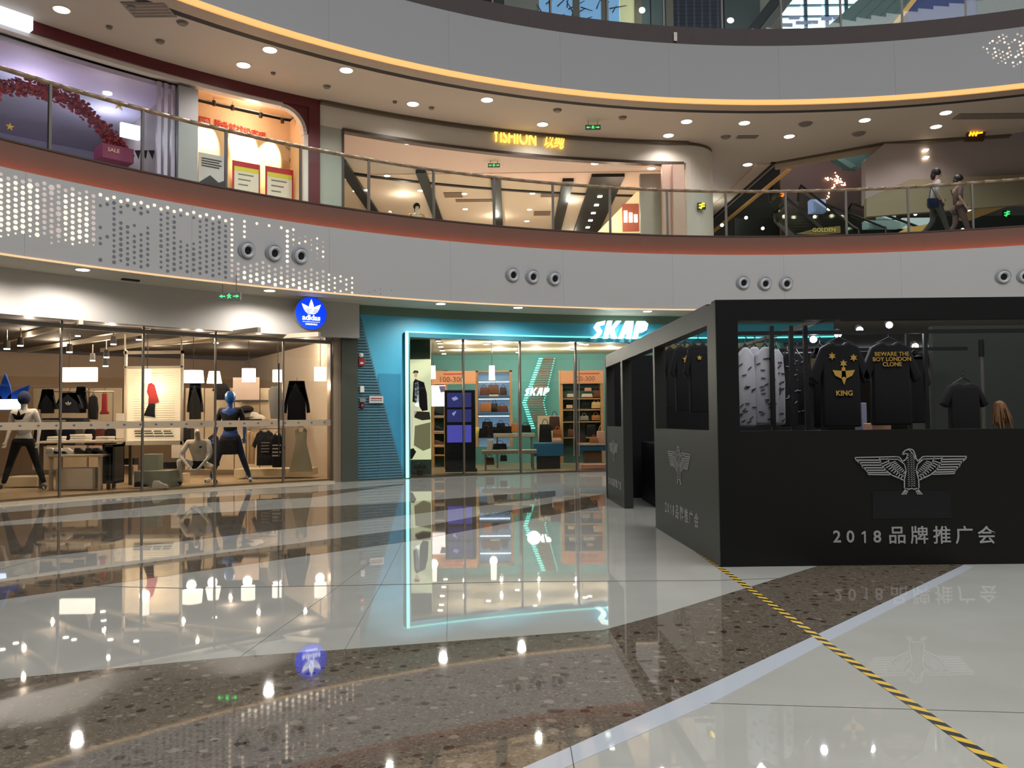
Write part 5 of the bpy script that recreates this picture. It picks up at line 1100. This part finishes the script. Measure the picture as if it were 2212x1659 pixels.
# ---- open-fronted shop with yellow letters
t = thing('wall_upper_front', 'pale curved fascia and column of the open-fronted upper shop', 'wall', kind='structure')
OZ = 8.88
MB().arc(R2, R2 + .15, A2(1480), A2(690), OZ, L2C - .09, 30).build('fascia', M_SH, t)
MB().arc(R2 - .12, R2 + .1, A2(1485), A2(690), L2C - .09, L2C - .01, 30).build('cornice', mat('cornice_dark', (92, 80, 66), .5), t)
MB().arc(R2 - .03, R2 + .2, A2(1475), A2(740), OZ - .05, OZ + .03, 30).build('dark_edge', mat('edge_brown', (74, 62, 54), .4), t)
MB().arc(R2, R2 + .4, A2(740), A2(690), L2, OZ, 4).build('pale_column', mat('column_pale', (158, 160, 150), .4), t)
MB().arc(R2 - .02, R2 + .1, A2(743), A2(738), L2, OZ, 1).build('column_edge', MATS['edge_brown'], t)
# right rounded end
rc = pol(A2(1480), R2 + 1.1)
mb = MB(); mc = MB(); n = 12; a_ = A2(1480)
prev = None
for i in range(n + 1):
    u = i / n * PI / 2; 
    # quarter turn from the hall side to the right-hand flank
    loc = frp(a_, R2, 0) @ Vector((1.1 * math.sin(u), 1.1 - 1.1 * math.cos(u), 0)); loi = frp(a_, R2, 0) @ Vector((.95 * math.sin(u), 1.1 - .95 * math.cos(u), 0))
    if prev:
        for (m_, z0, z1) in ((mb, L2, L2C - .09), (mc, L2C - .09, L2C - .01)):
            k = 0 if m_ is mb else .1
            m_.slab([(prev[0].x, prev[0].y), (loc.x, loc.y), (loi.x, loi.y), (prev[1].x, prev[1].y)], z0, z1)
    prev = (loc, loi)
mb.build('rounded_end', M_SH, t, smooth=False); mc.build('cornice_end', MATS['cornice_dark'], t)
e0 = frp(a_, R2, 0) @ Vector((1.1, 1.1, 0)); e1 = frp(a_, R2, 0) @ Vector((1.1, 9, 0))
mb = MB(); mb.slab([(e0.x, e0.y), (e1.x, e1.y), (e1.x - .2, e1.y), (e0.x - .2, e0.y)], L2, L2C); mb.build('flank_wall', M_SH, t)
MB().arc(R2 + .1, 25, A2(1475), A2(745), OZ, OZ + .06, 20).build('lobby_ceiling', mat('blush_ceiling', (206, 186, 172), .7, noise=.02), t)
MB().box(-.05, .05, .3, 9, L2, OZ).xf(frp(A2(742), R2, 0)).build('side_wall', MATS['blush_ceiling'], t)
MB().arc(24.9, 25.05, A2(1400, 25), A2(742, 25), OZ - .06, OZ + .02, 20).build('inner_header', M_BLACK, t)
MB().box(-8, 5.7, 24.8, 35.6, OZ - .02, OZ + .04).build('shop_ceiling', mat('peach_ceiling', (224, 198, 178), .7, noise=.02), t)
MB().box(-10, 6.5, 35.5, 35.6, L2, OZ).build('back_wall', MATS['peach_ceiling'], t)
for x0, x1 in ((1385, 1428), (1433, 1452), (1456, 1478)): MB().pb(x0, 355 if x0 > 1400 else 375, x1, 512, 24.4 - (x0 - 1385) * .012, .2).build('pier', mat('pier_' + str(x0), (168, 160, 146) if x0 < 1400 else (204, 172, 156), .5), t)
for i, (xa, ya, xb, yb, w_) in enumerate([(742, 352, 790, 445, .32), (913, 374, 937, 460, .3), (1078, 388, 1071, 480, .3), (1233, 392, 1200, 490, .34), (1321, 382, 1262, 500, 1.0)]):
    a = atZ(xa, ya, OZ - .12); b = atZ(xb, yb, OZ - .12); o = thing('ceiling_beam', f"black ceiling beam in the open-fronted shop, {['leftmost','second from the left','third from the left','fourth from the left','broadest, at the right'][i]}", 'beam', group='black ceiling beams')
    x_ = (a.x + b.x) / 2; MB().box(x_ - w_ / 2, x_ + w_ / 2, a.y, min(b.y + 2, 35), OZ - .12, OZ - .02).build('beam_body', M_BLACK, o)
    if i == 4:
        for k in range(7): u = k / 7; MB().box(x_ - .1, x_ + .05, a.y + 1 + k * 1.1, a.y + 1.2 + k * 1.1, OZ - .135, OZ - .12).build('spot', M_DOWN, o)
for i, (x, y) in enumerate([(881, 308), (1024, 325), (1158, 339), (1285, 352), (1407, 363)]): downlight(atZ(x, y, OZ), .11, f"downlight in the blush lobby ceiling, {['first','second','third','fourth','fifth'][i]} from the left", 55, group='downlights in the shop lobby', col=(1, .88, .78), spot=2.7)
for i, (x, y) in enumerate([(836, 379), (753, 387), (793, 410), (908, 411), (929, 428), (1003, 418), (1150, 417), (1005, 451), (1144, 452), (1138, 477), (768, 412)]): downlight(atZ(x, y, OZ - .02), .09, f"small downlight deep in the peach shop ceiling, {['upper left','on the first beam','right of the first beam','left of the second beam','on the second beam','near the square vent','left of the third post','under the square vent','right of the third beam','lowest right','lowest left'][i]}", 330 if i in (0, 5, 6, 8, 4, 9) else 0, group='downlights deep in the peach shop', col=(1, .88, .78), spot=2.8)
for i, (x, y, w_, h) in enumerate([(979, 421, .3, .3), (1029, 433, .7, .16), (1188, 420, .3, .3), (1171, 461, .3, .3)]):
    p = atZ(x, y, OZ - .03); o = thing('air_vent', f"brown ceiling vent of the peach shop, {['square left one','long narrow one','square one near the fourth beam','square one lowest'][i]}", 'vent', p); MB().box(-w_, w_, -h, h, -.01, .005).build('grille', mat('vent_brown', (130, 104, 88), .7), o)
for k, x in enumerate((893, 967, 1024, 1087, 1182)):
    p = onR(x, 365 + (x - 893) * .1, 24.85); o = thing('track_spot', f"tiny black spot under the inner header, {['first','second','third','fourth','fifth'][k]} from the left", 'spotlight', p, group='tiny spots under the inner header'); MB().tube((0, 0, .04), (.03, -.03, -.06), .035, n=8).build('lamp_head', M_BLACK, o)
sg = thing('shop_sign', 'glowing yellow lettering on the grey upper fascia', 'sign'); sg.matrix_local = fr(1140, 302, R2)
M_YL = mat('yellow_glow', (255, 208, 90), emit=1.6)
Mt = fr(1112, 299, R2).inverted(); 
text_bm('YISHION', .42, .03).xf(Matrix.Diagonal((.8, 1, 1.3, 1))).xf(sg.matrix_local.inverted() @ fr(1111, 299, R2, -.06)).build('lettering', M_YL, sg)
text_bm('以纯', .36, .03, 0, .3).xf(Matrix.Diagonal((.85, 1, 1.3, 1))).xf(sg.matrix_local.inverted() @ fr(1194, 308, R2, -.06)).build('lettering', M_YL, sg)
lamp('POINT', 'sign_lamp', fr(1140, 300, R2 - .4).translation, 1.2, (1, .8, .35), shadow_soft_size=.2)
for x_, y_ in ((-3.5, 27), (-.5, 30), (2, 28), (-3.5, 32), (2.5, 33)): lamp('POINT', 'shop_fill_lamp', (x_, y_, OZ - .35), 26, (1, .88, .76), shadow_soft_size=.03)  # added fill lights, only there to brighten the peach ceiling
# mannequin busts in that shop
figure('mannequin', 'bald pale mannequin head seen above the brown band in the upper shop', 'mannequin', (atY(843, 437, 24.9).x, 24.9, L2), 0, STAND, M_MANQ, M_CLOTHW, M_CLOTHK, s=1.0)
t = figure('mannequin', 'mannequin in black cap and yellow jacket in the upper shop', 'mannequin', (atY(900, 440, 24.2).x, 24.2, L2), .3, STAND, M_MANQ, mat('mustard', (206, 160, 50), .8), M_CLOTHK, 2, hair=M_CLOTHK, s=.99)
# bright right part of that shop
t = thing('window_upper_bright', 'warm bright shop window section beside the broad black beam', 'window', kind='structure')
pxpoly(MB(), [(1385, 404), (1388, 502), (1290, 502)], 27.0, .1).build('bright_panel', mat('cream_glow', (255, 226, 178), emit=.75), t)
MB().pb(1345, 440, 1380, 500, 26.95, .04).build('red_poster', mat('brick_glow', (190, 100, 80), emit=.5), t)
for k in range(3): MB().pb(1348 + k * 11, 455 + k * 4, 1355 + k * 11, 480, 26.93, .02).build('lamp_slot', M_WARMSHADE, t)
lamp('POINT', 'bright_window', atY(1330, 470, 26.4), 20, (1, .85, .65), shadow_soft_size=.2)

# ------------------------------------------------------------------ right side of the first floor: escalator void, walls
t = thing('trim_7', 'dark edge and gilded light strip around the escalator void', 'trim', kind='structure')
def edge(nm, P, z0, z1, th, m, off=(0, 0)):
    mb = MB()
    for (x0, y0), (x1, y1) in zip(P, P[1:]):
        d = Vector((x1 - x0, y1 - y0)).normalized(); n = Vector((-d.y, d.x)) * th
        mb.slab([(x0 + off[0], y0 + off[1]), (x1 + off[0], y1 + off[1]), (x1 + n.x + off[0], y1 + n.y + off[1]), (x0 + n.x + off[0], y0 + n.y + off[1])], z0, z1)
    mb.build(nm, m, t)
edge('dark_edge', [(8.1, 37), (8.45, 26)], L2C - .06, L2C + .02, -.13, M_BLACK); edge('brown_edge', [(8.45, 26), (11.1, 24.2), (14.5, 23.6)], L2C - .05, L2C + .02, .2, MATS['cornice_dark'])
edge('pale_side', [(8.45, 26.1), (11.1, 24.35)], L2C - .2, L2C - .05, .12, mat('pale_side', (178, 160, 138), .6)); edge('pale_soffit', [(8.14, 37), (8.5, 26.1)], L2C - .05, L2C, -.62, mat('pale_soffit', (190, 170, 156), .6)); edge('gold_strip', [(8.78, 37), (9.14, 26.6)], L2C - .1, L2C - .04, -.14, mat('gold_line', (200, 150, 84), .5, emit=.15))
t = thing('wall_right_bulkhead', 'pale pinkish bulkhead hanging at the right of the void', 'wall', kind='structure')
pxpoly(MB(), [(1870, 345), (1925, 298), (2330, 255), (2330, 440), (1870, 440)], 24.2, .3).build('bulkhead', mat('pink_grey', (178, 164, 160), .6, noise=.02), t)
pxpoly(MB(), [(1872, 428), (1965, 388), (2330, 370), (2330, 432), (1872, 468)], 24.0, .18).build('beige_soffit', mat('beige_soffit', (150, 136, 112), .6), t)
for i, (x, y) in enumerate(((1999, 325), (2000, 341))):
    o = thing('wall_lamp', f"small slanted white lamp on the pink bulkhead, {['upper','lower'][i]} one", 'lamp', atY(x, y, 24.15)); MB().prism([(-.1, -.03), (.05, -.03), (.1, .04), (-.04, .04)], -.03, .02).build('lens', M_WARMSHADE, o)
t = thing('hanging_sign', 'orange glowing sign box hanging at the upper right', 'sign', atY(2108, 286, 23.4))
MB().prism([(-.3, -.24), (.22, -.24), (.34, .22), (-.14, .22)], 0, .1).build('housing', mat('sign_brown', (70, 40, 26), .5), t)
mb = MB()
for k in (-1, 0, 1): mb.strip([(-.1 + k * .09, -.1), (-.0 + k * .09, .15)], .045, -.02, 0)
mb.strip([(-.13, .06), (.22, .1)], .04, -.02, 0); mb.strip([(-.15, -.05), (.18, -.01)], .04, -.02, 0); mb.build('pictogram', mat('amber_sign', (255, 170, 30), emit=2.2), t)
MB().tube((0, .05, .22), (0, .05, .45), .012, n=6).build('rod', M_BLACK, t)
t = thing('wall_right_maroon', 'dull maroon wall behind the escalator void', 'wall', kind='structure')
MB().box(9.9, 13.9, 30, 30.2, L2, 12.4).build('maroon_wall', mat('maroon_wall', (104, 78, 74), .6, noise=.03), t)
MB().box(9.0, 24, 33, 33.2, L2, 9.4).build('dark_wall', mat('green_grey', (66, 70, 64), .5), t)
mb = MB()
for i in range(60):
    u = random.random(); c = random.choice(((1800, 372, 1826, 400), (1784, 385, 1812, 390), (1808, 392, 1828, 402), (1795, 402, 1788, 430), (1812, 388, 1796, 410)))
    p = atY(c[0] + (c[2] - c[0]) * u + random.uniform(-2, 2), c[1] + (c[3] - c[1]) * u + random.uniform(-3, 3), 29.9); mb.box(p.x - .02, p.x + .02, p.y, p.y + .03, p.z - .02, p.z + .02)
mb.build('fairy_lights', mat('fairy', (255, 210, 170), emit=3), None, label='scatter of tiny warm lights on the maroon wall', cat='fairy lights', kind='stuff')
t = thing('escalator_glass', 'teal tinted glass flank of the upper escalator in the void', 'escalator side')
pxpoly(MB(), [(1785, 338), (1925, 306), (1900, 332), (1850, 368), (1820, 366)], 26.5, .05).build('glass_panel', mat('teal_glass', (92, 130, 130), .1, noise=.1), t); pxpoly(MB(), [(1792, 335), (1806, 332), (1850, 358), (1838, 364)], 26.45, .03).build('glass_strip', mat('teal_glass_pale', (130, 170, 170), .2), t)
# escalators on the first floor, going down beyond the walkway
def escalator(label, x0, x1, ya, yb, za, zb):
    t = thing('escalator', label, 'escalator'); n = 16
    MB().prism([(ya, za - .3), (yb, zb - .3), (yb, zb), (ya, za)], x0, x1, Matrix.Rotation(PI / 2, 4, 'Z') @ Matrix.Diagonal((1, -1, 1, 1))).build('truss', mat('esc_grey', (76, 76, 72), .4), t)
    for xx in (x0, x1):
        pts = [Vector((xx, ya - .35, za + .55)), Vector((xx, ya - .3, za + .85)), Vector((xx, ya, za + .98)), Vector((xx, yb, zb + .98)), Vector((xx, yb + .3, zb + .85)), Vector((xx, yb + .35, zb + .5))]
        MB().path(pts, .04, 8).build('handrail', M_BLACK, t); MB().prism([(ya - .3, za), (yb + .3, zb), (yb + .3, zb + .9), (ya, za + .95), (ya - .3, za + .8)], xx - .01, xx + .01, Matrix.Rotation(PI / 2, 4, 'Z') @ Matrix.Diagonal((1, -1, 1, 1))).build('side_glass', RGLASS, t)
    for i in range(n):
        u = i / n; y = ya + (yb - ya) * u; z = za + (zb - za) * u; MB().box(x0 + .05, x1 - .05, y, y + (yb - ya) / n, z - .02, z + .06).build('step', mat('step_metal', (92, 92, 90), .4, .5), t)
escalator('escalator rising away behind the glass, left of the maroon wall', 9.3, 10.3, 24.6, 29.0, L2 + .02, 8.6); escalator('escalator rising away in front of the maroon wall', 11.0, 12.0, 24.4, 28.8, L2 + .02, 7.9)
t = thing('gold_sign', 'dull gold curved signboard low behind the glass', 'sign'); 
mb = MB(); pxpoly(mb, [(1720, 505), (1760, 494), (1815, 488), (1816, 502), (1770, 507)], 23.0, .05); mb.build('board', mat('gold_board', (130, 110, 60), .5), t)
text_bm('GOLDEN', .16, .004, .002).xf(T(atY(1780, 497, 22.97))).build('lettering', M_YELLOW, t)
for i, (r, m, d) in enumerate([((1870, 475, 1945, 492), mat('glow_shelf', (206, 222, 224), emit=.6), 'cool glowing counter behind the walkers'), ((1950, 470, 2010, 490), MATS['glow_shelf'], 'second cool glowing counter between the walkers'), ((1752, 430, 1784, 458), mat('violet_glow', (150, 160, 205), emit=.7), 'violet glowing panel seen through the balustrade'), ((1900, 450, 1935, 470), MATS['glow_shelf'], 'small upper glowing shelf left of the walkers')]):
    block('glow_counter', d, 'counter', r, 27.5 + i * .2, .3, m)
t = thing('hand_counter', 'slanting gold handrail panel at the right edge', 'panel'); pxpoly(MB(), [(2060, 470), (2230, 400), (2230, 425), (2090, 478)], 25, .1).build('panel_board', mat('gold_panel', (190, 150, 96), .5, emit=.12), t); pxpoly(MB(), [(1935, 505), (1960, 492), (2005, 484), (2000, 494), (1975, 508)], 23, .1).build('panel_board', mat('gold_panel2', (200, 160, 90), .5, emit=.25), t)
# small lights reflected in the railing glass, built as lamps behind it
FL = [(1560, 486), (1612, 470), (1686, 455), (1694, 467), (1715, 453), (1743, 434), (1760, 468), (1790, 452), (1648, 493), (1886, 432), (1930, 453), (1978, 462), (2080, 496), (2095, 455), (2150, 440), (2130, 430), (1700, 495), (1820, 478)]
ord_ = ['first', 'second', 'third', 'fourth', 'fifth', 'sixth', 'seventh', 'eighth', 'ninth', 'tenth', 'eleventh', 'twelfth', 'thirteenth', 'fourteenth', 'fifteenth', 'sixteenth', 'seventeenth', 'eighteenth']
FLs = sorted(FL)
for i, (x, y) in enumerate(FLs):
    p = atY(x, y, 28.4 + (i % 4) * 1.0); o = thing('rail_reflection', f'tiny white glass reflection built as a lamp behind the right balustrade, {ord_[i]} counted from the left', 'lamp', p, group='tiny reflections built as lamps behind the right glass')
    MB().tube((0, 0, 0), (0, .04, 0), .06, n=8).build('lens', M_WARMSHADE, o); MB().tube((0, .04, 0), (0, .14, .02), .07, .03, n=8).build('lamp_can', M_BLACK, o)
for i, (x, y, c) in enumerate(((1692, 420, (255, 130, 20)), (2096, 436, (255, 150, 30)), (1516, 445, (240, 210, 60)), (2175, 462, (60, 200, 110)))):
    t = thing('small_glow_sign', ['small orange glowing sign right of the dark void edge', 'small orange glowing sign behind the walkers', 'small yellow glowing sign beside the rounded column', 'small green glowing sign near the right edge'][i], 'sign', atY(x, y, 26 if i != 2 else 24)); mb = MB()
    mb.box(-.12, .12, 0, .06, -.1, .1); mb.build('housing', M_BLACK, t); mb = MB(); mb.strip([(-.08, -.05), (.08, .0)], .04, -.02, 0); mb.strip([(-.08, .03), (.09, .07)], .04, -.02, 0); mb.strip([(-.03, -.08), (.03, .09)], .04, -.02, 0); mb.build('glyph', mat('gl' + str(i), c, emit=1.6), t)
# people walking
walk = dict(STAND, look=(1, -.1, 0), hea=(.05, 0, 1.64), nek=(.02, 0, 1.49), shL=(.0, -.18, 1.4), shR=(.0, .18, 1.4), elL=(-.1, -.24, 1.14), elR=(.1, .24, 1.14), wrL=(.02, -.26, .95), wrR=(.25, .22, 1.02),
            hiL=(0, -.09, .88), hiR=(0, .09, .88), knL=(.14, -.09, .5), knR=(-.05, .09, .48), anL=(.26, -.09, .1), anR=(-.33, .09, .17), toL=(.4, -.09, .05), toR=(-.2, .09, .05))
SKN = mat('skin_tone', (190, 150, 128), .6); HAIR = mat('black_hair', (18, 15, 15), .5)
figure('person', 'person in white top and dark trousers walking on the first floor, black hair tied back', 'person', (atY(2022, 450, 21.9).x, 21.9, L2), 0, walk, SKN, mat('white_top', (196, 196, 200), .8), mat('grey_trousers', (86, 80, 80), .8), 1, HAIR, M_CLOTHW, 1.1)
t = figure('person', 'person in dull mauve dress walking behind the first one', 'person', (atY(2070, 450, 22.3).x, 22.3, L2), 0, walk, SKN, mat('mauve_top', (104, 82, 82), .8), MATS['mauve_top'], 1, HAIR, M_BLACK, 1.07)
t = thing('shoulder_bag', 'navy bag carried by the person in white', 'bag', (atY(2016, 450, 21.6).x, 21.6, L2 + .82)); MB().box(-.14, .14, -.05, .05, 0, .24).bevel(.02, 2).build('bag_body', M_CLOTHN, t); MB().path([Vector((-.1, 0, .24)), Vector((.02, .12, .6)), Vector((.1, 0, .24))], .01, 6).build('strap', M_CLOTHN, t)

# ------------------------------------------------------------------ second floor, behind the top balustrade
t = thing('window_wall_upper', 'bright window wall and glass fronts of the second floor', 'window', kind='structure')
U = 24.2
WB = mat('win_bright', (235, 248, 255), emit=1.5); WBL = mat('win_blue', (130, 175, 225), emit=.75); NAVY = mat('win_navy', (44, 48, 76), .15, noise=.2); TEALG = mat('win_teal', (120, 140, 142), .2)
for x0, x1, m in ((1090, 1165, M_SH), (1165, 1238, WBL), (1252, 1300, WBL), (1312, 1338, WBL), (1338, 1372, mat('win_lemon', (222, 216, 170), emit=.6)), (1385, 1405, TEALG), (1405, 1440, TEALG), (1445, 1563, NAVY), (1563, 1640, mat('dim_teal', (80, 92, 94), .3)), (1965, 2110, mat('win_violet', (84, 92, 150), emit=.35)), (2110, 2250, TEALG)):
    MB().pb(x0, -60, x1, 72, U, .08).build('pane', m, t)
for x in (1238, 1300, 1372, 1440): MB().pb(x, -60, x + 13, 72, U - .1, .2).build('mullion', mat('mull_tan', (150, 140, 120), .5), t)
for k in range(7): MB().pb(1447 + k * 17, -60, 1449 + k * 17, 72, U - .02, .02).build('glazing_bar', mat('bar_slate', (60, 64, 90), .4), t)
for k in range(9): MB().pb(1445, 6 + k * 9 - 20, 1563, 7.5 + k * 9 - 20, U - .03, .02).build('glazing_bar', MATS['bar_slate'], t)
mb = MB()
for k in range(16): x = random.uniform(1168, 1330); y = random.uniform(0, 50); a = random.uniform(-.6, 2.2); l = random.uniform(15, 40); p = atY(x, y, U - .08); q = atY(x + l * math.cos(a), y - l * math.sin(a), U - .08); mb.tube(p, q, .02, .01, 6)
o = mb.build('tree_branches', mat('branch', (66, 50, 56), .8), None, label='dark bare decorative branches in front of the blue window', cat='branches', kind='stuff')
for x0, x1 in ((1700, 1738), (1742, 1784), (1788, 1826), (1830, 1862)): MB().pb(x0 - 12, -60, x1, 72, U + 1, .08).build('pane', WB, t)
for x in (1738, 1784, 1826, 1862): MB().pb(x, -60, x + 4, 72, U + .9, .1).build('glazing_bar', mat('bar_blue', (120, 150, 170), .4), t)
for y in (8, 32): MB().pb(1688, y, 1866, y + 4, U + .9, .1).build('glazing_bar', MATS['bar_blue'], t)
for k, (x, y) in enumerate(((1705, 34), (1720, 45), (1745, 44), (1775, 36), (1800, 34), (1690, 50))): MB().pb(x, y, x + 22, y + 7, U + .8, .05).build('plant_silhouette', mat('win_lilac', (160, 165, 200), emit=.5), t)
t = thing('upper_escalator', 'dark-edged escalator side rising across the second floor windows', 'escalator')
pxpoly(MB(), [(1608, 72), (1634, 72), (1714, -30), (1686, -30)], U - .5, .3).build('dark_edge', M_BLACK, t); pxpoly(MB(), [(1632, 72), (1656, 72), (1742, -40), (1712, -30)], U - .5, .2).build('grey_side', mat('esc_side', (120, 118, 112), .5), t)
pxpoly(MB(), [(1770, 72), (1800, 72), (1905, 72), (2010, -40), (1900, -40)], U - .4, .1).build('teal_side', mat('esc_teal', (140, 168, 170), .3, noise=.05), t)
for k in range(4): pxpoly(MB(), [(1812 + k * 26, 70), (1814 + k * 26, 70), (1914 + k * 26, -30), (1912 + k * 26, -30)], U - .42, .02).build('panel_joint', MATS['bar_blue'], t)
pxpoly(MB(), [(1912, 72), (1924, 72), (2000, -25), (1988, -25)], U - .5, .1).build('gold_strip', mat('esc_gold', (230, 176, 110), emit=.5), t)
t = thing('ceiling_lamp', 'bright oval lamp seen through the upper glass', 'lamp', atY(1578, 44, 23.5)); MB().ball((0, 0, 0), .1, 1, .4, .8).build('lens', M_DOWN, t)
t = thing('round_lamp', 'small warm lamp by the lemon pane of the upper floor', 'lamp', atY(1387, 22, 23.7)); MB().ball((0, 0, 0), .09, 1, .4, 1).build('lens', M_DOWN, t)
t = thing('white_tag', 'small white tag stuck to the upper brown band', 'tag'); t.matrix_local = fr(1459, 78, RE + .06); MB().box(-.045, .045, -.01, 0, -.13, .1).bevel(.003, 1).build('tag_body', M_CLOTHW, t)
lamp('POINT', 'void_fill', (7.4, 30.5, 8.9), 45, (1, .9, .84), shadow_soft_size=.04)  # added fill for the dark ceiling beside the void
lamp('POINT', 'void_fill', (10.8, 26.5, 10.6), 130, (1, .93, .88), shadow_soft_size=.3)  # added fill that brightens the maroon wall in the void
lamp('AREA', 'upper_windows_daylight', (9.5, U - 1.2, 14), 120, (.85, .93, 1), (math.radians(80), 0, PI), shape='RECTANGLE', size=8, size_y=1.2)
# ceiling bits of the first floor ceiling
for i, (x, y, w_, h, kind) in enumerate([(322, 20, .42, .3, 'v'), (284, 12, .09, .09, 's'), (236, 57, .07, .07, 's'), (346, 88, .1, .1, 's'), (394, 48, .12, .12, 's'), (590, 157, .06, .06, 's'), (706, 186, .1, .1, 's'), (853, 219, .06, .06, 's'), (932, 232, .08, .08, 's'), (1204, 237, .12, .1, 's'), (1345, 253, .12, .1, 's'), (1740, 267, .2, .1, 's'), (1614, 295, .3, .12, 'v'), (1568, 295, .15, .08, 's'), (1855, 288, .2, .1, 's'), (2160, 250, 1.2, .2, 'v')]):
    p = atZ(x, y, L2C); o = thing('ceiling_vent' if kind == 'v' else 'smoke_detector', f"{'flat grey ceiling vent' if kind == 'v' else 'small grey ceiling sensor'}, {ord_[i] if i < 18 else i} counted from the left along the first floor ceiling", 'vent' if kind == 'v' else 'sensor', p)
    if kind == 'v':
        MB().box(-w_, w_, -h, h, -.02, 0).build('grille', mat('vent_grey', (128, 118, 110), .7), o)
        for k in range(5): MB().box(-w_ * .9, w_ * .9, -h + h * 2 * (k + .5) / 5 - .01, -h + h * 2 * (k + .5) / 5 + .01, -.028, -.02).build('slat', MATS['vent_grey'], o)
    else: MB().tube((0, 0, -.05), (0, 0, 0), w_ * .7, w_, 12).build('sensor_body', mat('sensor_grey', (110, 102, 96), .6), o)
p = atZ(300, 598, SOF); p = pol(math.atan2(p.y - CY, p.x - CX), 19.5, SOF); o = thing('ceiling_speaker', 'dark slot fitting in the ground floor soffit left of the exit sign', 'fitting', p, .8); MB().box(-.16, .16, -.05, .05, -.03, 0).build('slot_body', M_DARK, o)
